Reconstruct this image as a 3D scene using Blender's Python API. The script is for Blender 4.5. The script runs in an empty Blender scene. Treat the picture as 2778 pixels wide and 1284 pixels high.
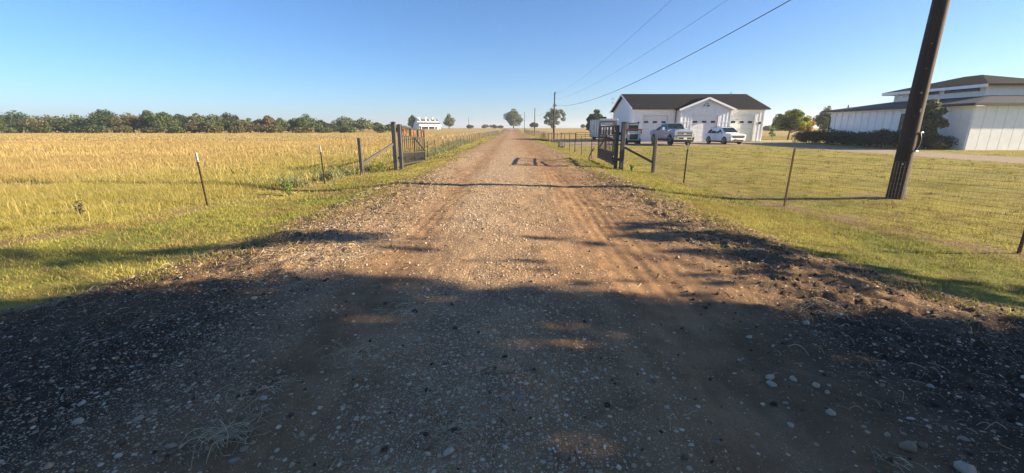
import bpy, math, random
import numpy as np
from mathutils import Vector, Matrix

# ------------------------------------------------------------------ camera, sky, sun, exposure
scene = bpy.context.scene
col = scene.collection
R = math.radians
cam_d = bpy.data.cameras.new('camera')
cam_d.sensor_width = 36.0
cam_d.lens = 14.604
cam_d.clip_start = 0.05
cam_d.clip_end = 9000
cam = bpy.data.objects.new('camera', cam_d)
col.objects.link(cam)
cam.location = (0, 0, 1.65)
cam.rotation_euler = (R(90 - 14.64), 0, 0)
scene.camera = cam

SUN_EL = R(20.8)
SUN_AZ = R(96.6)            # clockwise from +Y
world = bpy.data.worlds.new('World')
scene.world = world
world.use_nodes = True
wn = world.node_tree
sky = wn.nodes.new('ShaderNodeTexSky')
sky.sky_type = 'NISHITA'
sky.sun_disc = False
sky.sun_elevation = SUN_EL
sky.sun_rotation = SUN_AZ
sky.altitude = 100
sky.air_density = 1.0
sky.dust_density = 0.3
sky.ozone_density = 8.0
wn.links.new(sky.outputs[0], wn.nodes['Background'].inputs[0])
wn.nodes['Background'].inputs[1].default_value = 0.055

sun_d = bpy.data.lights.new('sun', 'SUN')
sun_d.energy = 4.6
sun_d.angle = R(0.55)
sun_d.color = (1.0, 0.83, 0.58)
sun = bpy.data.objects.new('sun', sun_d)
col.objects.link(sun)
to_sun = Vector((math.sin(SUN_AZ) * math.cos(SUN_EL), math.cos(SUN_AZ) * math.cos(SUN_EL), math.sin(SUN_EL)))
sun.rotation_euler = to_sun.to_track_quat('Z', 'Y').to_euler()
sun.location = (60, -8, 30)

vs = scene.view_settings
vs.view_transform = 'Standard'
vs.look = 'None'
vs.exposure = 1.8
vs.gamma = 1.0
vs.use_curve_mapping = False

random.seed(7)
rng = np.random.default_rng(7)

# ------------------------------------------------------------------ helpers: terrain
def ss(a, b, t):
    t = np.clip((t - a) / (b - a), 0, 1)
    return t * t * (3 - 2 * t)

def tz(x, y):
    """height of the ground at x, y (scalars or arrays)"""
    x = np.asarray(x, dtype=float); y = np.asarray(y, dtype=float)
    ax = np.abs(x)
    z = -0.03 * np.minimum(ax / 3, 1) ** 2 - 0.19 * ss(3, 6, ax)
    z = z + np.where(x > 0, 0.09 * ss(6, 10, x) + 0.03 * ss(10, 20, x), 0.05 * ss(6, 9, ax) + 0.07 * ss(9, 30, ax))
    z = z + 0.07 * np.exp(-((y - 13) / 5) ** 2) * (1 - ss(3, 6.5, ax))
    z = z + 1.55 * ss(170, 300, y) * ss(-150, -60, x)
    return z

def Z(x, y):
    return float(tz(x, y))

def _hash(i, j, s):
    h = (i.astype(np.int64) * 374761393 + j.astype(np.int64) * 668265263 + s * 1274126177) & 0x7fffffff
    h = ((h ^ (h >> 13)) * 1103515245) & 0x7fffffff
    return ((h ^ (h >> 16)) & 0xffff) / 65535.0

def vnoise(x, y, s=0):
    xi = np.floor(x); yi = np.floor(y)
    fx = x - xi; fy = y - yi
    fx = fx * fx * (3 - 2 * fx); fy = fy * fy * (3 - 2 * fy)
    a = _hash(xi, yi, s); b = _hash(xi + 1, yi, s); c = _hash(xi, yi + 1, s); d = _hash(xi + 1, yi + 1, s)
    return (a * (1 - fx) + b * fx) * (1 - fy) + (c * (1 - fx) + d * fx) * fy

def fnoise(x, y, s=0, o=3):
    t = 0; a = 0.5; f = 1
    for k in range(o):
        t = t + a * vnoise(x * f + 17.3 * k, y * f - 9.1 * k, s + k); a *= 0.5; f *= 2.03
    return t / (1 - 0.5 ** o)

def road_half(y):
    return np.interp(y, [-5, 0, 2, 3.2, 4.3, 6, 10, 15, 40], [30, 16, 7.5, 5.6, 4.7, 4.1, 3.7, 3.45, 3.35])

LEFT_FENCE = [(-11.5, 1.0), (-9.0, 5.5), (-7.48, 10.06), (-6.51, 14.45), (-6.29, 17.57), (-5.3, 18.7), (-5.3, 26), (-5.3, 400)]
RIGHT_FENCE = [(11.0, 1.0), (7.6, 6.0), (6.67, 10.04), (5.96, 14.44), (6.12, 18.22), (5.0, 18.6), (4.8, 26), (4.8, 400)]
def fence_x(y, side):
    F = LEFT_FENCE if side < 0 else RIGHT_FENCE
    return np.interp(y, [p[1] for p in F], [p[0] for p in F])

# ------------------------------------------------------------------ helpers: materials
MATS = {}
def new_mat(name):
    m = bpy.data.materials.new(name); m.use_nodes = True
    MATS[name] = m
    nt = m.node_tree
    return m, nt, nt.nodes['Principled BSDF']

def N(nt, t, **kw):
    n = nt.nodes.new(t)
    for k, v in kw.items():
        if k.startswith('i_'):
            n.inputs[k[2:].replace('_', ' ')].default_value = v
        else:
            setattr(n, k, v)
    return n

def mixc(nt, fac, a, b, mode='MIX'):
    n = nt.nodes.new('ShaderNodeMix'); n.data_type = 'RGBA'; n.blend_type = mode
    for idx, v in ((0, fac), (6, a), (7, b)):
        if hasattr(v, 'is_linked'): nt.links.new(v, n.inputs[idx])
        elif idx == 0: n.inputs[0].default_value = v
        else: n.inputs[idx].default_value = (*v, 1)
    return n.outputs[2]

def math_n(nt, op, a, b=None):
    n = nt.nodes.new('ShaderNodeMath'); n.operation = op
    for i, v in enumerate((a, b)):
        if v is None: continue
        if hasattr(v, 'is_linked'): nt.links.new(v, n.inputs[i])
        else: n.inputs[i].default_value = v
    return n.outputs[0]

def ramp(nt, fac, stops):
    n = nt.nodes.new('ShaderNodeValToRGB')
    nt.links.new(fac, n.inputs[0])
    e = n.color_ramp.elements
    while len(e) < len(stops): e.new(0.5)
    for el, (p, c) in zip(e, stops):
        el.position = p
        el.color = (*c, 1) if len(c) == 3 else c
    return n.outputs[0]

def noise(nt, scale, detail=4, rough=0.55, coord='Object', stretch=None):
    tc = nt.nodes.new('ShaderNodeTexCoord')
    n = nt.nodes.new('ShaderNodeTexNoise')
    n.inputs['Scale'].default_value = scale
    n.inputs['Detail'].default_value = detail
    n.inputs['Roughness'].default_value = rough
    src = tc.outputs[coord]
    if stretch:
        mp = nt.nodes.new('ShaderNodeMapping'); mp.inputs['Scale'].default_value = stretch
        nt.links.new(src, mp.inputs[0]); src = mp.outputs[0]
    nt.links.new(src, n.inputs['Vector'])
    return n.outputs['Fac']

def bump(nt, bsdf, h, strength=0.3, dist=0.02):
    b = nt.nodes.new('ShaderNodeBump')
    b.inputs['Strength'].default_value = strength
    b.inputs['Distance'].default_value = dist
    nt.links.new(h, b.inputs['Height'])
    nt.links.new(b.outputs[0], bsdf.inputs['Normal'])

def pm(name, c, rough=0.6, metal=0.0, var=0.12, scale=6.0, bmp=0.0, stretch=None, c2=None, spec=None, coat=0.0):
    """plain procedural material: a colour with noise wear"""
    m, nt, b = new_mat(name)
    f = noise(nt, scale, 5, 0.6, stretch=stretch)
    lo = tuple(max(0, v * (1 - var)) for v in c) if c2 is None else c
    hi = tuple(min(1, v * (1 + var)) for v in c) if c2 is None else c2
    cc = ramp(nt, f, [(0.3, lo), (0.7, hi)])
    nt.links.new(cc, b.inputs['Base Color'])
    b.inputs['Roughness'].default_value = rough
    b.inputs['Metallic'].default_value = metal
    if spec is not None: b.inputs['Specular IOR Level'].default_value = spec
    if coat: b.inputs['Coat Weight'].default_value = coat; b.inputs['Coat Roughness'].default_value = 0.06
    if bmp: bump(nt, b, f, bmp, 0.01)
    return m

def attr_mat(name, rough=0.85, trans=0.0, var=0.0, bmp=0.0):
    """colour comes from the 'tint' attribute of each blade, stone or leaf"""
    m, nt, b = new_mat(name)
    a = N(nt, 'ShaderNodeAttribute', attribute_name='tint')
    c = a.outputs['Color']
    if var:
        f = noise(nt, 90, 4)
        c = mixc(nt, 1.0, c, ramp(nt, f, [(0.3, (1 - var,) * 3), (0.7, (1 + var * .4,) * 3)]), 'MULTIPLY')
        if bmp: bump(nt, b, f, bmp, 0.004)
    nt.links.new(c, b.inputs['Base Color'])
    b.inputs['Roughness'].default_value = rough
    b.inputs['Specular IOR Level'].default_value = 0.25
    if trans:
        t = N(nt, 'ShaderNodeBsdfTranslucent'); nt.links.new(c, t.inputs[0])
        mx = N(nt, 'ShaderNodeMixShader'); mx.inputs[0].default_value = trans
        nt.links.new(b.outputs[0], mx.inputs[1]); nt.links.new(t.outputs[0], mx.inputs[2])
        nt.links.new(mx.outputs[0], nt.nodes['Material Output'].inputs[0])
    return m

def leaf_mat(name, c1, c2, trans=0.3):
    m, nt, b = new_mat(name)
    g = N(nt, 'ShaderNodeNewGeometry')
    c = ramp(nt, g.outputs['Random Per Island'], [(0.0, c1), (1.0, c2)])
    f = noise(nt, 0.6, 3)
    c = mixc(nt, 1.0, c, ramp(nt, f, [(0.3, (0.75, 0.78, 0.8)), (0.7, (1.2, 1.15, 1.0))]), 'MULTIPLY')
    nt.links.new(c, b.inputs['Base Color'])
    b.inputs['Roughness'].default_value = 0.6
    b.inputs['Specular IOR Level'].default_value = 0.3
    t = N(nt, 'ShaderNodeBsdfTranslucent'); nt.links.new(c, t.inputs[0])
    mx = N(nt, 'ShaderNodeMixShader'); mx.inputs[0].default_value = trans
    nt.links.new(b.outputs[0], mx.inputs[1]); nt.links.new(t.outputs[0], mx.inputs[2])
    nt.links.new(mx.outputs[0], nt.nodes['Material Output'].inputs[0])
    return m

# ------------------------------------------------------------------ helpers: objects
def tag(o, label=None, cat=None, group=None, kind=None):
    if label: o['label'] = label
    if cat: o['category'] = cat
    if group: o['group'] = group
    if kind: o['kind'] = kind
    return o

def empty(name, loc, rz=0.0, label=None, cat=None, group=None):
    o = bpy.data.objects.new(name, None)
    o.empty_display_size = 0.3
    o.location = loc; o.rotation_euler = (0, 0, rz)
    col.objects.link(o)
    return tag(o, label, cat, group)

def link(name, me, parent=None):
    o = bpy.data.objects.new(name, me); col.objects.link(o)
    if parent: o.parent = parent
    return o

def copy_tree(o, parent=None):
    c = o.copy(); col.objects.link(c); c.parent = parent
    for ch in list(o.children):
        if ch is not c: copy_tree(ch, c)
    return c

def arr_mesh(name, V, F, mat, parent=None, tint=None, smooth=False):
    """mesh from numpy arrays; F is (m, k)"""
    V = np.ascontiguousarray(V, dtype=np.float32); F = np.ascontiguousarray(F, dtype=np.int32)
    me = bpy.data.meshes.new(name)
    me.vertices.add(len(V)); me.vertices.foreach_set('co', V.ravel())
    m, k = F.shape
    me.loops.add(m * k); me.loops.foreach_set('vertex_index', F.ravel())
    me.polygons.add(m)
    me.polygons.foreach_set('loop_start', np.arange(0, m * k, k, dtype=np.int32))
    me.polygons.foreach_set('loop_total', np.full(m, k, dtype=np.int32))
    if smooth: me.polygons.foreach_set('use_smooth', np.ones(m, dtype=bool))
    me.update(calc_edges=True)
    if tint is not None:
        a = me.color_attributes.new('tint', 'FLOAT_COLOR', 'POINT')
        T = np.ones((len(V), 4), dtype=np.float32); T[:, :3] = tint
        a.data.foreach_set('color', T.ravel())
    me.materials.append(MATS[mat] if isinstance(mat, str) else mat)
    return link(name, me, parent)

class MB:
    def __init__(s): s.v = []; s.f = []; s.sm = []
    def raw(s, vs, fs, smooth=False):
        o = len(s.v); s.v += [tuple(p) for p in vs]
        s.f += [tuple(i + o for i in f) for f in fs]; s.sm += [smooth] * len(fs)
        return s
    def box(s, lo, hi, M=None):
        (a, b, c), (d, e, f) = lo, hi
        vs = [(a, b, c), (d, b, c), (d, e, c), (a, e, c), (a, b, f), (d, b, f), (d, e, f), (a, e, f)]
        if M is not None: vs = [tuple(M @ Vector(p)) for p in vs]
        return s.raw(vs, [(0, 3, 2, 1), (4, 5, 6, 7), (0, 1, 5, 4), (1, 2, 6, 5), (2, 3, 7, 6), (3, 0, 4, 7)])
    def cbox(s, lo, hi, ch=0.01):
        """box with chamfered vertical and top edges"""
        (a, b, c), (d, e, f) = lo, hi
        def ring(i, z): return [(a + i, b, z), (d - i, b, z), (d, b + i, z), (d, e - i, z), (d - i, e, z), (a + i, e, z), (a, e - i, z), (a, b + i, z)]
        def sring(i, z):
            A, B, D, E = a + i, b + i, d - i, e - i
            return [(A + i, B, z), (D - i, B, z), (D, B + i, z), (D, E - i, z), (D - i, E, z), (A + i, E, z), (A, E - i, z), (A, B + i, z)]
        return s.loft([ring(ch, c), ring(ch, f - ch), sring(ch, f)])
    def bar(s, p, q, w, h=None, roll=0.0):
        """rectangular bar from p to q"""
        p, q = Vector(p), Vector(q); h = h or w
        d = (q - p).normalized()
        up = Vector((0, 0, 1)) if abs(d.z) < 0.95 else Vector((1, 0, 0))
        x = d.cross(up).normalized(); y = x.cross(d)
        c = [x * (-w / 2) + y * (-h / 2), x * (w / 2) + y * (-h / 2), x * (w / 2) + y * (h / 2), x * (-w / 2) + y * (h / 2)]
        return s.raw([p + i for i in c] + [q + i for i in c], [(0, 3, 2, 1), (4, 5, 6, 7), (0, 1, 5, 4), (1, 2, 6, 5), (2, 3, 7, 6), (3, 0, 4, 7)])
    def tube(s, pts, r, n=8, caps=True, smooth=True):
        pts = [Vector(p) for p in pts]
        rs = r if isinstance(r, (list, tuple)) else [r] * len(pts)
        rings = []
        x = None
        for i, p in enumerate(pts):
            d = (pts[min(i + 1, len(pts) - 1)] - pts[max(i - 1, 0)])
            d = d.normalized() if d.length > 0 else Vector((0, 0, 1))
            if x is None:
                x = d.cross(Vector((0, 0, 1)) if abs(d.z) < 0.9 else Vector((1, 0, 0))).normalized()
            else:
                x = (x - d * x.dot(d)).normalized()
            y = d.cross(x)
            rings.append([p + (x * math.cos(2 * math.pi * k / n) + y * math.sin(2 * math.pi * k / n)) * rs[i] for k in range(n)])
        return s.loft(rings, caps, smooth)
    def loft(s, rings, caps=True, smooth=False):
        n = len(rings[0]); vs = [p for r in rings for p in r]; fs = []
        for i in range(len(rings) - 1):
            for k in range(n):
                a = i * n + k; b = i * n + (k + 1) % n
                fs.append((a, b, b + n, a + n))
        s.raw(vs, fs, smooth)
        if caps:
            o = len(s.v) - len(vs)
            s.f += [tuple(o + k for k in reversed(range(n))), tuple(o + len(vs) - n + k for k in range(n))]; s.sm += [False, False]
        return s
    def slab(s, quad, t):
        """a flat quad thickened downwards by t along z"""
        q = [Vector(p) for p in quad]
        lo = [p - Vector((0, 0, t)) for p in q]; n = len(q)
        fs = [tuple(range(n)), tuple(reversed(range(n, 2 * n)))] + [(k, n + k, n + (k + 1) % n, (k + 1) % n) for k in range(n)]
        return s.raw(q + lo, fs)
    def panel(s, quad, t, nrm):
        """a flat polygon thickened by t against nrm"""
        q = [Vector(p) for p in quad]; d = Vector(nrm).normalized() * t
        lo = [p - d for p in q]; n = len(q)
        fs = [tuple(range(n)), tuple(reversed(range(n, 2 * n)))] + [(k, n + k, n + (k + 1) % n, (k + 1) % n) for k in range(n)]
        return s.raw(q + lo, fs)
    def build(s, name, mat, parent=None, bevel=0.0, label=None):
        me = bpy.data.meshes.new(name)
        me.from_pydata(s.v, [], s.f)
        me.polygons.foreach_set('use_smooth', np.array(s.sm, dtype=bool))
        import bmesh
        bm = bmesh.new(); bm.from_mesh(me)
        bmesh.ops.recalc_face_normals(bm, faces=bm.faces)
        bm.to_mesh(me); bm.free()
        me.update()
        me.materials.append(MATS[mat] if isinstance(mat, str) else mat)
        o = link(name, me, parent)
        if bevel:
            b = o.modifiers.new('bevel', 'BEVEL'); b.width = bevel; b.segments = 2; b.limit_method = 'ANGLE'
        if label: o['label'] = label
        return o

# ------------------------------------------------------------------ materials
def ground_material(name, kind):
    m, nt, b = new_mat(name)
    z = N(nt, 'ShaderNodeAttribute', attribute_name='tint')      # R gravel density, G lushness, B bare soil
    sep = N(nt, 'ShaderNodeSeparateColor'); nt.links.new(z.outputs['Color'], sep.inputs[0])
    gr, lu, ba = sep.outputs[0], sep.outputs[1], sep.outputs[2]
    tc = N(nt, 'ShaderNodeTexCoord')
    big = noise(nt, 0.35, 3); mid = noise(nt, 2.2, 5, 0.6); fine = noise(nt, 28, 4, 0.7); grit = noise(nt, 120, 3, 0.7)
    if kind in ('road', 'drive'):
        dirt = ramp(nt, mid, [(0.25, (0.155, 0.093, 0.050)), (0.5, (0.265, 0.163, 0.087)), (0.78, (0.355, 0.23, 0.128))])
        dirt = mixc(nt, 1.0, dirt, ramp(nt, grit, [(0.3, (0.6, 0.6, 0.6)), (0.72, (1.35, 1.3, 1.25))]), 'MULTIPLY')
        streak = noise(nt, 1.0, 5, 0.6, stretch=(2.6, 0.5, 1))
        dirt = mixc(nt, 1.0, dirt, ramp(nt, streak, [(0.32, (0.76, 0.74, 0.72)), (0.68, (1.22, 1.2, 1.16))]), 'MULTIPLY')
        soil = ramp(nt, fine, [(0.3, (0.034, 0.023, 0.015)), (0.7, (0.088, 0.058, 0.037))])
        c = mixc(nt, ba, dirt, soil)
        hs = []
        for sc, thr, lo in ((26.0, 0.34, 0.0), (55.0, 0.36, 0.0), (130.0, 0.4, 0.0)):
            v = N(nt, 'ShaderNodeTexVoronoi'); v.inputs['Scale'].default_value = sc; v.inputs['Randomness'].default_value = 1.0
            nt.links.new(tc.outputs['Object'], v.inputs['Vector'])
            sc2 = N(nt, 'ShaderNodeSeparateColor'); nt.links.new(v.outputs['Color'], sc2.inputs[0])
            present = math_n(nt, 'LESS_THAN', sc2.outputs[0], gr)
            inside = ramp(nt, v.outputs['Distance'], [(thr - 0.02, (1, 1, 1)), (thr + 0.1, (0, 0, 0))])
            mask = math_n(nt, 'MULTIPLY', present, inside)
            st = ramp(nt, sc2.outputs[1], [(0.0, (0.20, 0.13, 0.075)), (0.35, (0.35, 0.245, 0.145)), (0.7, (0.48, 0.36, 0.23)), (1.0, (0.62, 0.50, 0.36))])
            c = mixc(nt, mask, c, st)
            hs.append(math_n(nt, 'MULTIPLY', mask, 0.6))
        h = math_n(nt, 'ADD', math_n(nt, 'ADD', hs[0], hs[1]), fine)
        if kind == 'drive':
            c = mixc(nt, 0.55, c, (0.30, 0.26, 0.225))
        bump(nt, b, h, 0.75, 0.012)
    elif kind == 'lawn':
        g1 = ramp(nt, fine, [(0.28, (0.17, 0.145, 0.033)), (0.55, (0.29, 0.25, 0.06)), (0.78, (0.40, 0.335, 0.09))])
        g2 = ramp(nt, fine, [(0.28, (0.085, 0.10, 0.022)), (0.7, (0.21, 0.22, 0.05))])
        c = mixc(nt, lu, g1, g2)
        patch = ramp(nt, noise(nt, 1.3, 6, 0.65, stretch=(1, 1.5, 1)), [(0.47, (0, 0, 0)), (0.66, (1, 1, 1))])
        c = mixc(nt, math_n(nt, 'MULTIPLY', patch, 0.75), c, (0.15, 0.098, 0.036))
        c = mixc(nt, 1.0, c, ramp(nt, big, [(0.3, (0.82, 0.86, 0.85)), (0.7, (1.15, 1.1, 1.0))]), 'MULTIPLY')
        soil = ramp(nt, fine, [(0.3, (0.14, 0.09, 0.055)), (0.7, (0.30, 0.20, 0.12))])
        c = mixc(nt, ba, c, soil)
        bump(nt, b, fine, 0.9, 0.03)
    else:
        g1 = ramp(nt, fine, [(0.28, (0.25, 0.175, 0.062)), (0.55, (0.37, 0.27, 0.105)), (0.78, (0.45, 0.34, 0.15))])
        g2 = ramp(nt, fine, [(0.28, (0.13, 0.12, 0.03)), (0.7, (0.31, 0.27, 0.07))])
        c = mixc(nt, lu, g1, g2)
        wide = noise(nt, 0.06, 4, 0.6, stretch=(0.5, 1.6, 1))
        c = mixc(nt, 1.0, c, ramp(nt, wide, [(0.35, (0.84, 0.86, 0.84)), (0.65, (1.08, 1.06, 1.04))]), 'MULTIPLY')
        c = mixc(nt, 1.0, c, ramp(nt, mid, [(0.3, (0.86, 0.85, 0.82)), (0.7, (1.1, 1.1, 1.08))]), 'MULTIPLY')
        bump(nt, b, fine, 1.0, 0.08)
    nt.links.new(c, b.inputs['Base Color'])
    b.inputs['Roughness'].default_value = 0.95
    b.inputs['Specular IOR Level'].default_value = 0.15
    return m

ground_material('road_ground', 'road'); ground_material('drive_ground', 'drive')
ground_material('lawn_ground', 'lawn'); ground_material('field_ground', 'field')
attr_mat('grass', 0.8, 0.35); attr_mat('stone', 0.85, 0, 0.3, 0.3); attr_mat('straw', 0.85, 0.15)
pm('white_siding', (0.87, 0.87, 0.85), 0.55, var=0.05, scale=2.5)
pm('white_trim', (0.88, 0.88, 0.86), 0.5, var=0.04, scale=3)
pm('garage_door_paint', (0.84, 0.84, 0.81), 0.45, var=0.04, scale=2)
pm('roof_shingle', (0.013, 0.0125, 0.015), 0.95, var=0.35, scale=9, bmp=0.5, spec=0.1)
pm('roof_dark', (0.022, 0.026, 0.036), 0.7, var=0.25, scale=7, bmp=0.3)
pm('dark_metal', (0.03, 0.026, 0.026), 0.45, 0.3, var=0.2)
pm('black_paint', (0.012, 0.012, 0.013), 0.4, var=0.2)
pm('gate_steel', (0.048, 0.043, 0.043), 0.62, 0.15, var=0.35, scale=14, bmp=0.15, c2=None)
pm('gate_post_steel', (0.075, 0.070, 0.071), 0.7, 0.1, var=0.3, scale=9, stretch=(1, 1, 0.25), bmp=0.2)
pm('wood_post', (0.17, 0.145, 0.125), 0.85, var=0.4, scale=16, stretch=(1, 1, 0.12), bmp=0.5)
pm('rust_copper', (0.42, 0.14, 0.055), 0.5, 0.35, var=0.35, scale=20)
pm('rust_post', (0.085, 0.042, 0.026), 0.85, 0.1, var=0.45, scale=25, bmp=0.2)
pm('post_tip_paint', (0.78, 0.74, 0.62), 0.7, var=0.1, scale=20)
pm('fence_wire', (0.16, 0.13, 0.11), 0.6, 0.5, var=0.3, scale=8)
pm('galvanised_wire', (0.25, 0.24, 0.23), 0.5, 0.6, var=0.2, scale=8)
pm('pole_wood', (0.05, 0.035, 0.027), 0.85, var=0.45, scale=18, stretch=(1, 1, 0.05), bmp=0.6)
pm('far_pole_wood', (0.06, 0.05, 0.045), 0.85, var=0.3, scale=6, stretch=(1, 1, 0.1))
pm('cable', (0.02, 0.02, 0.022), 0.6, var=0.1)
pm('pipe_rust', (0.16, 0.068, 0.042), 0.8, 0.1, var=0.35, scale=8)
pm('bright_steel', (0.5, 0.49, 0.45), 0.4, 0.9, var=0.1)
pm('bark', (0.085, 0.068, 0.052), 0.95, var=0.4, scale=10, stretch=(1, 1, 0.3), bmp=0.6)
pm('pale_bark', (0.22, 0.19, 0.16), 0.95, var=0.35, scale=8, stretch=(1, 1, 0.3), bmp=0.5)
pm('silver_paint', (0.30, 0.35, 0.42), 0.32, 0.15, var=0.05, scale=3, coat=0.6)
pm('white_paint', (0.78, 0.79, 0.80), 0.3, 0.0, var=0.03, scale=3, coat=0.6)
pm('chrome', (0.80, 0.80, 0.80), 0.12, 1.0, var=0.05)
pm('tyre', (0.018, 0.018, 0.018), 0.9, var=0.2, scale=20)
pm('black_plastic', (0.02, 0.021, 0.023), 0.55, var=0.2)
pm('car_glass', (0.010, 0.020, 0.024), 0.12, 0.0, var=0.3, scale=3, spec=0.35)
pm('dark_glass', (0.010, 0.011, 0.013), 0.12, 0.0, var=0.2, spec=0.35)
pm('window_glass', (0.02, 0.022, 0.026), 0.1, 0.0, var=0.3, scale=4, spec=0.4)
pm('headlamp', (0.65, 0.66, 0.68), 0.08, 0.3, var=0.1, scale=30)
pm('tail_red', (0.35, 0.02, 0.02), 0.2, var=0.1)
pm('plate_white', (0.7, 0.7, 0.72), 0.5, var=0.1, scale=30)
pm('alloy', (0.45, 0.45, 0.46), 0.3, 0.8, var=0.1)
pm('trailer_side', (0.62, 0.61, 0.58), 0.5, var=0.06, scale=2)
pm('trailer_front', (0.20, 0.235, 0.27), 0.4, var=0.1, scale=2)
pm('loader_red', (0.17, 0.012, 0.018), 0.45, var=0.15)
pm('loader_white', (0.62, 0.62, 0.60), 0.5, var=0.1)
pm('loader_grey', (0.16, 0.165, 0.17), 0.6, var=0.2)
pm('barn_roof', (0.10, 0.10, 0.10), 0.55, 0.2, var=0.1, scale=1.5)
pm('barn_dark', (0.10, 0.085, 0.085), 0.9, var=0.2)
pm('concrete', (0.62, 0.58, 0.52), 0.9, var=0.12, scale=5)
pm('grey_box', (0.13, 0.13, 0.13), 0.7, var=0.2, scale=9)
pm('tower_steel', (0.45, 0.46, 0.48), 0.6, 0.3, var=0.1)
leaf_mat('leaf_dark', (0.030, 0.050, 0.024), (0.075, 0.105, 0.045))
leaf_mat('leaf_green', (0.055, 0.082, 0.028), (0.12, 0.15, 0.055))
leaf_mat('leaf_olive', (0.085, 0.085, 0.032), (0.17, 0.15, 0.065))
leaf_mat('leaf_pale', (0.075, 0.095, 0.045), (0.17, 0.18, 0.10))
leaf_mat('leaf_brown', (0.085, 0.076, 0.04), (0.15, 0.13, 0.07))
leaf_mat('leaf_red', (0.12, 0.08, 0.05), (0.21, 0.135, 0.09))
leaf_mat('leaf_yellow', (0.24, 0.27, 0.03), (0.46, 0.45, 0.06), 0.45)
leaf_mat('leaf_orange', (0.36, 0.17, 0.025), (0.55, 0.30, 0.05), 0.45)
leaf_mat('leaf_hedge', (0.026, 0.05, 0.032), (0.06, 0.095, 0.055))
leaf_mat('leaf_fresh', (0.10, 0.17, 0.03), (0.20, 0.29, 0.07))

# ------------------------------------------------------------------ the ground: one grid split into road, verge, lawn, driveway and field
def axis_x():
    fine = np.arange(-7.0, 7.001, 0.036)
    out = [7.0]; d = 0.05
    while out[-1] < 3600:
        d *= 1.085; out.append(out[-1] + d)
    out = np.array(out[1:])
    return np.concatenate([-out[::-1], fine, out])
def axis_y():
    ys = [-400, -200, -100, -60, -40, -25, -15, -10, -6, -4, -2.5, -1.5, -0.8, -0.3, 0, 0.3, 0.6, 0.9]
    y = 1.1
    while y < 4200:
        ys.append(y)
        y += max(0.028, 0.0115 * y) if y < 70 else 0.045 * y
    return np.array(ys, dtype=float)
XS, YS = axis_x(), axis_y()
GX, GY = np.meshgrid(XS, YS)
half = road_half(GY) + (fnoise(GX * 1.3, GY * 1.3, 5) - 0.5) * 0.9
ax = np.abs(GX)
on_road = ss(0.25, -0.25, ax - half) if False else 1 - ss(-0.35, 0.35, ax - half)
fxl = fence_x(GY, -1); fxr = fence_x(GY, 1)

# relief of the road: wheel ruts, cleat ridges at the edges, clods and small lumps
near = 1 - ss(18, 45, GY)
rut = -0.022 * np.exp(-((GX - 1.55) / 0.35) ** 2) - 0.018 * np.exp(-((GX + 1.5) / 0.4) ** 2) + 0.012 * np.exp(-(GX / 0.5) ** 2)
edge_mask = ss(1.9, 3.2, ax) * (1 - ss(0.1, 0.7, ax - half))
wob = GX * 0.28 + fnoise(GX * 0.8, GY * 0.8, 11) * 1.4
ridge = 0.016 * np.sin((GY * 1.0 + wob * 0.55) * 2 * math.pi / 0.30) * np.where(GX > 0, 1.0, 0.45) * (fnoise(GX * 0.7, GY * 0.7, 13) > 0.42)
tracks = 0.0045 * ss(.4, .6, fnoise(GX * .6, GY * .25, 18)) * np.sin((GX * 1.0 - GY * 0.04 + fnoise(GX * .5, GY * .12, 19) * .9) * 2 * math.pi / 0.17) * np.exp(-((ax - 1.55) / 0.5) ** 2)
clod = (np.maximum(fnoise(GX * 7, GY * 7, 21) - 0.5, 0) * 0.10 + np.maximum(fnoise(GX * 15, GY * 15, 22, 2) - 0.5, 0) * 0.09) * np.clip(edge_mask * 1.0 + 0.10, 0, 1)
lump = (fnoise(GX * 2.2, GY * 2.2, 31) - 0.5) * 0.05 + (fnoise(GX * 14, GY * 14, 33, 2) - 0.5) * 0.014
berm = 0.03 * np.exp(-((ax - half + 0.25) / 0.28) ** 2) * (fnoise(GX * 1.1, GY * 1.1, 37) * 1.4) * (1 - ss(9, 16, GY))
relief = near * on_road * (rut + tracks + edge_mask * ridge + clod + lump + berm) + near * (1 - on_road) * (fnoise(GX * 3, GY * 3, 41) - 0.5) * 0.05
GZ = tz(GX, GY) + relief

def height_at(x, y):
    """interpolated height of the finished ground, relief included"""
    x = np.asarray(x, float); y = np.asarray(y, float)
    i = np.clip(np.searchsorted(XS, x) - 1, 0, len(XS) - 2); j = np.clip(np.searchsorted(YS, y) - 1, 0, len(YS) - 2)
    fx = (x - XS[i]) / (XS[i + 1] - XS[i]); fy = (y - YS[j]) / (YS[j + 1] - YS[j])
    return (GZ[j, i] * (1 - fx) + GZ[j, i + 1] * fx) * (1 - fy) + (GZ[j + 1, i] * (1 - fx) + GZ[j + 1, i + 1] * fx) * fy

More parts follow.
